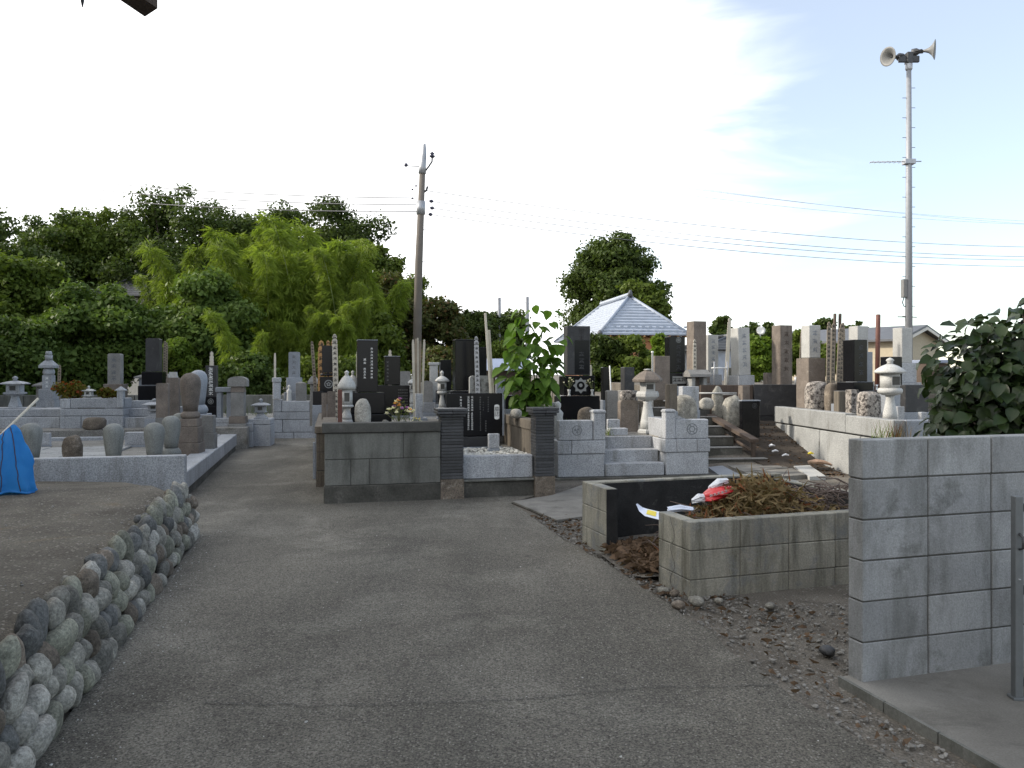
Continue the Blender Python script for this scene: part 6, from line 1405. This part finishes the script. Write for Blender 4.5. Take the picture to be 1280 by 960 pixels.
# ---- blue net on a stick
ND = 7.0
t = thing('net_pole', 'pale stick leaning over the dirt terrace and carrying the blue net', 'pole', wp(-30, 574, ND), 0)
a = Vector((0, 0, 0)); b = Vector(wp(48, 498, ND+.4))-Vector(wp(-30, 574, ND)); part('stick', MB().tube([a-(b-a)*.18, a, b], .012, 8), M['wood_w'], t)
mb = MB(); cols_, rows_ = 56, 18; ap = Vector(wp(-6, 551, ND)); zb = terr_z(ND)+.005
for j in range(rows_+1):
    f = j/rows_
    for i in range(cols_):
        a = 2*math.pi*i/cols_; fold = .06*math.sin(a*5+f*3)+.045*math.sin(a*9+2-f*2)+.07*noise.noise(Vector((math.cos(a)*2, math.sin(a)*2, f*4)))
        rx = (.165+.20*f**.75)*(1+fold*1.6*f); ry = (.012+.20*f**.7)*(1+fold*2*f)
        x = math.cos(a)*rx; zt = ap.z+x*.90*(1 if x > 0 else .9)
        cr = .020*noise.noise(Vector((x*14, math.sin(a)*5, f*9)))
        mb.v.append((ap.x+x-.02*f+cr, ap.y+math.sin(a)*ry-abs(cr)*1.5, zt+(zb-zt)*f**1.05+(.012*math.sin(a*6) if j == rows_ else 0)))
for j in range(rows_):
    for i in range(cols_): k = (i+1) % cols_; mb.f.append((j*cols_+i, (j+1)*cols_+i, (j+1)*cols_+k, j*cols_+k)); mb.sm.append(True)
mb.f.append(tuple(range(cols_))); mb.sm.append(False)
m, nt_, p_, o_ = new_mat('blue_mesh'); p_.inputs['Base Color'].default_value = (.020, .24, .58, 1); p_.inputs['Roughness'].default_value = .55
tr = nt_.nodes.new('ShaderNodeBsdfTranslucent'); tr.inputs[0].default_value = (.06, .42, .85, 1); mx = nt_.nodes.new('ShaderNodeMixShader'); mx.inputs[0].default_value = .4
g_ = nt_.nodes.new('ShaderNodeNewGeometry'); bn = nt_.nodes.new('ShaderNodeBump'); bn.inputs['Strength'].default_value = .5; bn.inputs['Distance'].default_value = .02
nt_.links.new(noise_t(nt_, g_.outputs['Position'], 22, 5, .6), bn.inputs['Height']); nt_.links.new(bn.outputs[0], p_.inputs['Normal'])
nt_.links.new(p_.outputs[0], mx.inputs[1]); nt_.links.new(tr.outputs[0], mx.inputs[2]); nt_.links.new(mx.outputs[0], o_.inputs[0]); M['bluemesh'] = m
o = part('blue_net', mb, m, None); tag(o, 'bright blue mesh net draped from the stick onto the dirt terrace', 'net')
hem = MB(); P = [mb.v[rows_*cols_+i] for i in range(cols_)]; hem.tube([(x, y, z+.008) for x, y, z in P]+[P[0]], .010, 5); part('hem', hem, M['net'], o)
dk = MB()
for i0 in (41, 47, 51):
    dk.tube([Vector(mb.v[j*cols_+i0])+Vector((0, -.004, 0)) for j in range(rows_+1)], .0045, 4)
part('cord', dk, M['insul'], o)

# ================================================================== CONTENTS OF THE PEN
def BP(u, v, z): # pen coordinates to place
    c, s_ = math.cos(R(BR)), math.sin(R(BR)); return Vector((BX+u*c-v*s_, BY+u*s_+v*c, z))
def pile_z(u, v):
    h = .335*smooth(.05, .75, u)*smooth(1.45, .75, v)+.05
    return h+.06*noise.noise(Vector((u*3, v*3, 2)))
mb = MB(); nu, nv = 30, 26
for j in range(nv+1):
    for i in range(nu+1):
        u = -.12+2.06*i/nu; v = .115+1.64*j/nv
        if u < .11: v = max(.46, min(1.34, v))
        mb.v.append(BP(u, v, max(.0, pile_z(u, v)*.8-.03*(u < .1))))
for j in range(nv):
    for i in range(nu): a = j*(nu+1)+i; mb.f.append((a, a+1, a+nu+2, a+nu+1)); mb.sm.append(True)
o = stuff(part('compost_heap', mb, M['earth'], None)); o['label'] = 'brown heap of rotted plants filling the block pen'; o['category'] = 'compost'
rs = random.Random(4); V = []
def strip(V, p, d, l, w_, curl=.3):
    u = d.cross(Vector((rs.gauss(0, 1), rs.gauss(0, 1), rs.gauss(0, 1)))).normalized()*w_/2; n = d.cross(u).normalized()
    q = p+d*l*.5+n*l*curl*.4; e = p+d*l+n*l*curl*-.3
    V += [p-u*.4, p+u*.4, q+u, q-u]; V += [q-u, q+u, e+u*.2, e-u*.2]
for k in range(1500):
    u, v = rs.uniform(-.03, .55), rs.uniform(.18, 1.45)
    if u < .12: v = rs.uniform(.50, 1.30)
    d = Vector((rs.gauss(0, 1), rs.gauss(0, 1), rs.uniform(-.3, .6))).normalized(); strip(V, BP(u, v, pile_z(u, v)*.8+rs.uniform(-.01, .045)), Vector((d.x, d.y, d.z*.5)), rs.uniform(.05, .13), rs.uniform(.022, .055))
o = stuff(quads('dead_leaves', V, M['litter'], None)); o['label'] = 'curled brown dead leaves spilling through the gap of the pen'; o['category'] = 'dead leaves'
V = []
for k in range(2600):
    u = rs.gauss(.85, .28); v = rs.gauss(.55, .24)
    if not (.12 < u < 1.6 and .14 < v < 1.3): continue
    z = pile_z(u, v)+rs.uniform(0, .27)*smooth(.45, .8, u)*smooth(1.5, 1.0, u)*smooth(1.1, .6, v); d = Vector((rs.gauss(0, .8), rs.gauss(0, .8), rs.uniform(-.6, .8))).normalized(); strip(V, BP(u, v, z+.03), d, rs.uniform(.05, .17), rs.uniform(.008, .026), .7)
o = stuff(quads('wilted_plants', V, M['litter_g'], None)); o['label'] = 'wilted green and rust flower stems thrown on the pen heap'; o['category'] = 'dead plants'
mb = MB()
for k in range(260):
    u = rs.uniform(1.0, 1.85) if k % 5 else rs.uniform(.2, .9); v = rs.uniform(.15, 1.1); p = BP(u, v, pile_z(u, v)+.02+rs.uniform(0, .20 if k % 5 else .06)); a = rs.uniform(0, 6.28); d = Vector((math.cos(a), math.sin(a), rs.uniform(-.15, .35)))*rs.uniform(.12, .42)
    vv = -(p.x+d.x-BX)*math.sin(R(BR))+(p.y+d.y-BY)*math.cos(R(BR)); uu = (p.x+d.x-BX)*math.cos(R(BR))+(p.y+d.y-BY)*math.sin(R(BR))
    if vv < .16 or uu > 1.9 or uu < .15: d = d*-.9
    mid = p+d*.5+Vector((rs.gauss(0, .03), rs.gauss(0, .03), rs.uniform(0, .06))); mb.tube([p, mid, p+d], [.006, .005, .003], 5)
o = stuff(part('cut_branches', mb, M['twig'], None)); o['label'] = 'tangle of cut bare branches at the right of the pen'; o['category'] = 'branches'
def crumple(name, pts, wd, mat, seed, parent=None):
    mb = MB(); rs = random.Random(seed); n = 7; m_ = len(pts)
    for p, w_ in zip(pts, wd):
        for k in range(n*2):
            a = math.pi*k/n; r = w_*(1+rs.uniform(-.28, .28)); mb.v.append(p+Vector((rs.uniform(-.01, .01), math.cos(a)*r, math.sin(a)*r*.6)))
    for i in range(m_-1):
        for k in range(n*2): j = (k+1) % (n*2); mb.f.append((i*n*2+k, i*n*2+j, (i+1)*n*2+j, (i+1)*n*2+k)); mb.sm.append(False)
    mb.f.append(tuple(range(n*2))[::-1]); mb.sm.append(False); mb.f.append(tuple(range((m_-1)*n*2, m_*n*2))); mb.sm.append(False)
    return part(name, mb, M[mat], parent)
bd = 6.15
t = thing('plastic_bag', 'crumpled red and white plastic bag on top of the pen heap', 'plastic bag', (0, 0, 0))
q = [Vector(wp(px, py, bd)) for px, py in ((866, 626), (873, 622), (880, 622), (887, 619.5), (900, 616), (914, 613), (922, 613))]
crumple('white_end', q[:3], [.03, .05, .045], 'bag_white', 1, t); crumple('body', q[2:6], [.055, .082, .082, .060], 'bag_red', 2, t); crumple('tail', q[5:], [.050, .034], 'bag_red', 3, t)
up = [p+Vector((0, .02, .058)) for p in (Vector(wp(888, 619, bd)), Vector(wp(898, 613, bd)), Vector(wp(910, 610, bd)))]; crumple('white_fold', up, [.025, .05, .028], 'bag_white', 4, t)
for k in range(5):
    mbx = MB(); p = Vector(wp(889+k*4.6, 619.2-k*1.3, bd-.098)); glyph(mbx, 0, 0, .028, 0, rs); o = part('print', mbx, M['white'], t); o.location = p; o.rotation_euler = (0, R(-14), 0)
t = thing('paper_card', 'curled white sheet with a yellow label leaning out of the pen gap', 'paper', (0, 0, 0))
P = [wp(795, 630, 6.35), wp(799, 639, 6.25), wp(806, 645, 6.15), wp(825, 650, 6.0)]; T_ = [wp(797, 629.5, 6.6), wp(803, 634, 6.5), wp(809, 636, 6.42), wp(826, 640, 6.25)]
mb = MB(); mb.add(P+T_, [(0, 1, 5, 4), (1, 2, 6, 5), (2, 3, 7, 6)], True); part('sheet', mb, M['paper'], t)
mb = MB(); A, B_, Cc, D_ = [Vector(x) for x in (P[2], P[3], T_[3], T_[2])]
f = lambda u, v: (A*(1-u)+B_*u)*(1-v)+(D_*(1-u)+Cc*u)*v+Vector((0, -.003, .004)); mb.quad(f(.05, .25), f(.70, .25), f(.70, .85), f(.05, .85)); part('label', mb, M['yellow'], t)
t = thing('paper_scrap', 'pale blue-white paper scrap on the pen edge left of the bag', 'paper', wp(852, 637.5, 5.9)); crumple('sheet', [Vector((-.10, 0, .0)), Vector((0, .02, .012)), Vector((.09, .03, .0))], [.03, .04, .025], 'paper', 9, t)

# ---- ground litter
def dirt_area(r):
    y = 3.0+5.4*r.rand(); 
    x0 = np.interp(y, [p[1] for p in edge[2:]], [p[0] for p in edge[2:]]); 
    return x0+.02+r.rand()**1.2*(.55 if y > 5.2 else 1.3), y
def ok_area(r):
    for _ in range(60):
        x, y = dirt_area(r); dx, dy = x-BX, y-BY; c, s_ = math.cos(R(BR)), math.sin(R(BR)); u, v = dx*c+dy*s_, -dx*s_+dy*c
        wx, wy = x-1.694, y-3.79; wu = wx*math.cos(R(16.4))+wy*math.sin(R(16.4)); wv = -wx*math.sin(R(16.4))+wy*math.cos(R(16.4))
        if -.02 < u and -.01 < v < 1.9: continue
        if wu > -.02 and wv < .12 or (y < 3.9 and x > P0.x-.26*(y-3.86)*-1*-1-.05+.0 and wv < .12 and x > 1.62+(3.86-y)*.27-.06): continue
        return x, y
    return .9, 6.5
o = scatter('gravel', 4200, ok_area, .003, .015, M['gravel'], 12, zf=lambda x, y: -.002); o['label'] = 'loose gravel and grit on the bare strip beside the road'; o['category'] = 'gravel'
rs2 = np.random.RandomState(3); V = []
for k in range(420):
    x, y = ok_area(rs2); d = Vector((rs.gauss(0, 1), rs.gauss(0, 1), rs.uniform(-.05, .2))).normalized(); strip(V, Vector((x, y, .012)), d, rs.uniform(.02, .07), rs.uniform(.008, .03))
o = stuff(quads('leaf_litter', V, M['litter'], None)); o['label'] = 'scattered dry leaf litter on the bare strip beside the road'; o['category'] = 'leaf litter'
o = scatter('road_grit', 420, (lambda r: (lambda y: (wall_line(y)+.02+.30*r.rand()**2.2, y) if r.rand() < .65 else (-1.4+r.rand()*3.0, y))(2.0+5.6*r.rand())), .002, .007, M['pebble'], 14, zf=lambda x, y: .004); o['label'] = 'tiny pale grit scattered over the asphalt'; o['category'] = 'grit'
o = scatter('gravel', 900, (lambda r: (lambda y: (wall_line(y)-.24-4.5*r.rand()**1.7, y))(2.4+5.0*r.rand())), .003, .012, M['gravel'], 15, zf=lambda x, y: terr_z(y)-.002+.025*noise.noise(Vector((x, y, 1))*1.5)); o['label'] = 'small grit and pebbles strewn over the dirt terrace'; o['category'] = 'gravel'
for k, (px, py, w_, l, mm) in enumerate(((829, 738, 16, 'grey cobble at the left foot of the pen, nearest the road', 'rock'), (843, 741, 14, 'brown cobble in front of the pen corner', 'rock_b'), (870, 753, 22, 'flat pale stone below the pen corner', 'rock'),
        (898, 750, 12, 'small grey stone right of the flat pale one', 'rock'), (963, 757, 15, 'lone grey stone on the gravel before the pen', 'rock'), (1034, 815, 22, 'dark bluish stone near the block wall end', 'black_rough'), (848, 757, 18, 'brown leaf-coloured stone under the pen corner', 'rock_b'))):
    x, y = G(px, py+4); d = y; mb = MB(); rock(mb, (0, 0, 0), (w_/2/F*d, w_/2/F*d*.8, w_/2/F*d*.6), 130+k, 3, .2, 1.2); o = part('cobble', mb, M[mm], None); o.location = (x, y, w_/F*d*.25); o.rotation_euler = (0, 0, k); tag(o, l, 'stone')
# slabs and scraps at the foot of the stairs
for k, (q, l, m_) in enumerate((((( 885, 584), (903, 582), (932, 597), (905, 598)), 'narrow pale slab lying by the right granite enclosure', 'granite_b'), (((906, 581), (966, 578.5), (985, 585), (930, 590)), 'broad grey slab at the foot of the old stairs', 'slab'), (((992, 583.5), (1012, 582.5), (1032, 596), (1012, 597)), 'bright pale sheet lying right of the broad grey slab', 'granite_w'), (((930, 591.5), (990, 586.5), (1008, 595), (950, 599)), 'long grey slab nearest the back of the pen', 'slab'))):
    mb = MB(); b = [(*G(*p, .03), ) for p in q]; mb.prism([(x, y) for x, y in b][::-1], 0, 1); mb.v = [(x, z, -.02 if y < .5 else .032+.006*k) for x, y, z in mb.v]; o = part('stone_slab', mb, M[m_], None); tag(o, l, 'slab')
t = thing('cardboard_scrap', 'torn pinkish cardboard scrap on the earth slope below the right plot', 'cardboard', wp(1025, 579, 12.4)); crumple('sheet', [Vector((-.17, .02, .02)), Vector((-.05, 0, .03)), Vector((.08, 0, .01)), Vector((.17, -.02, -.02))], [.04, .06, .055, .03], 'card', 12, t)
t = thing('yellow_leaf', 'small yellow leaf heap above the cardboard scrap', 'leaf', wp(1013, 567, 12.9)); crumple('blade', [Vector((-.04, 0, 0)), Vector((0, 0, .01)), Vector((.04, 0, 0))], [.02, .035, .02], 'yellow', 13, t)
for k, (px, py, d) in enumerate(((965, 557, 13.6), (969, 564, 13.3), (982, 569, 13.0))):
    t = thing('paper_scrap', ['upper white scrap on the earth slope right of the stairs', 'middle white scrap on the earth slope right of the stairs', 'lowest white scrap on the earth slope right of the stairs'][k], 'paper', wp(px, py, d)); crumple('sheet', [Vector((-.05, 0, 0)), Vector((0, 0, .012)), Vector((.05, 0, 0))], [.02, .03, .015], 'bag_white', 30+k, t)
V = []
for k in range(500):
    x, y = rs.uniform(4.2, 5.3), rs.uniform(11.5, 15); d = Vector((rs.gauss(0, 1), rs.gauss(0, 1), .1)).normalized(); strip(V, Vector((x, y, hill(x, y)+.012)), d, rs.uniform(.03, .09), rs.uniform(.01, .03))
for k in range(260):
    u, v = rs.uniform(1.2, 2.1), rs.uniform(1.86, 2.3); d = Vector((rs.gauss(0, 1), rs.gauss(0, 1), .6)).normalized(); strip(V, BP(u, v, .02), d, rs.uniform(.04, .14), rs.uniform(.01, .03))
o = stuff(quads('leaf_litter', V, M['litter'], None)); o['label'] = 'dry leaf litter on the earth slope beside the old stairs'; o['category'] = 'leaf litter'
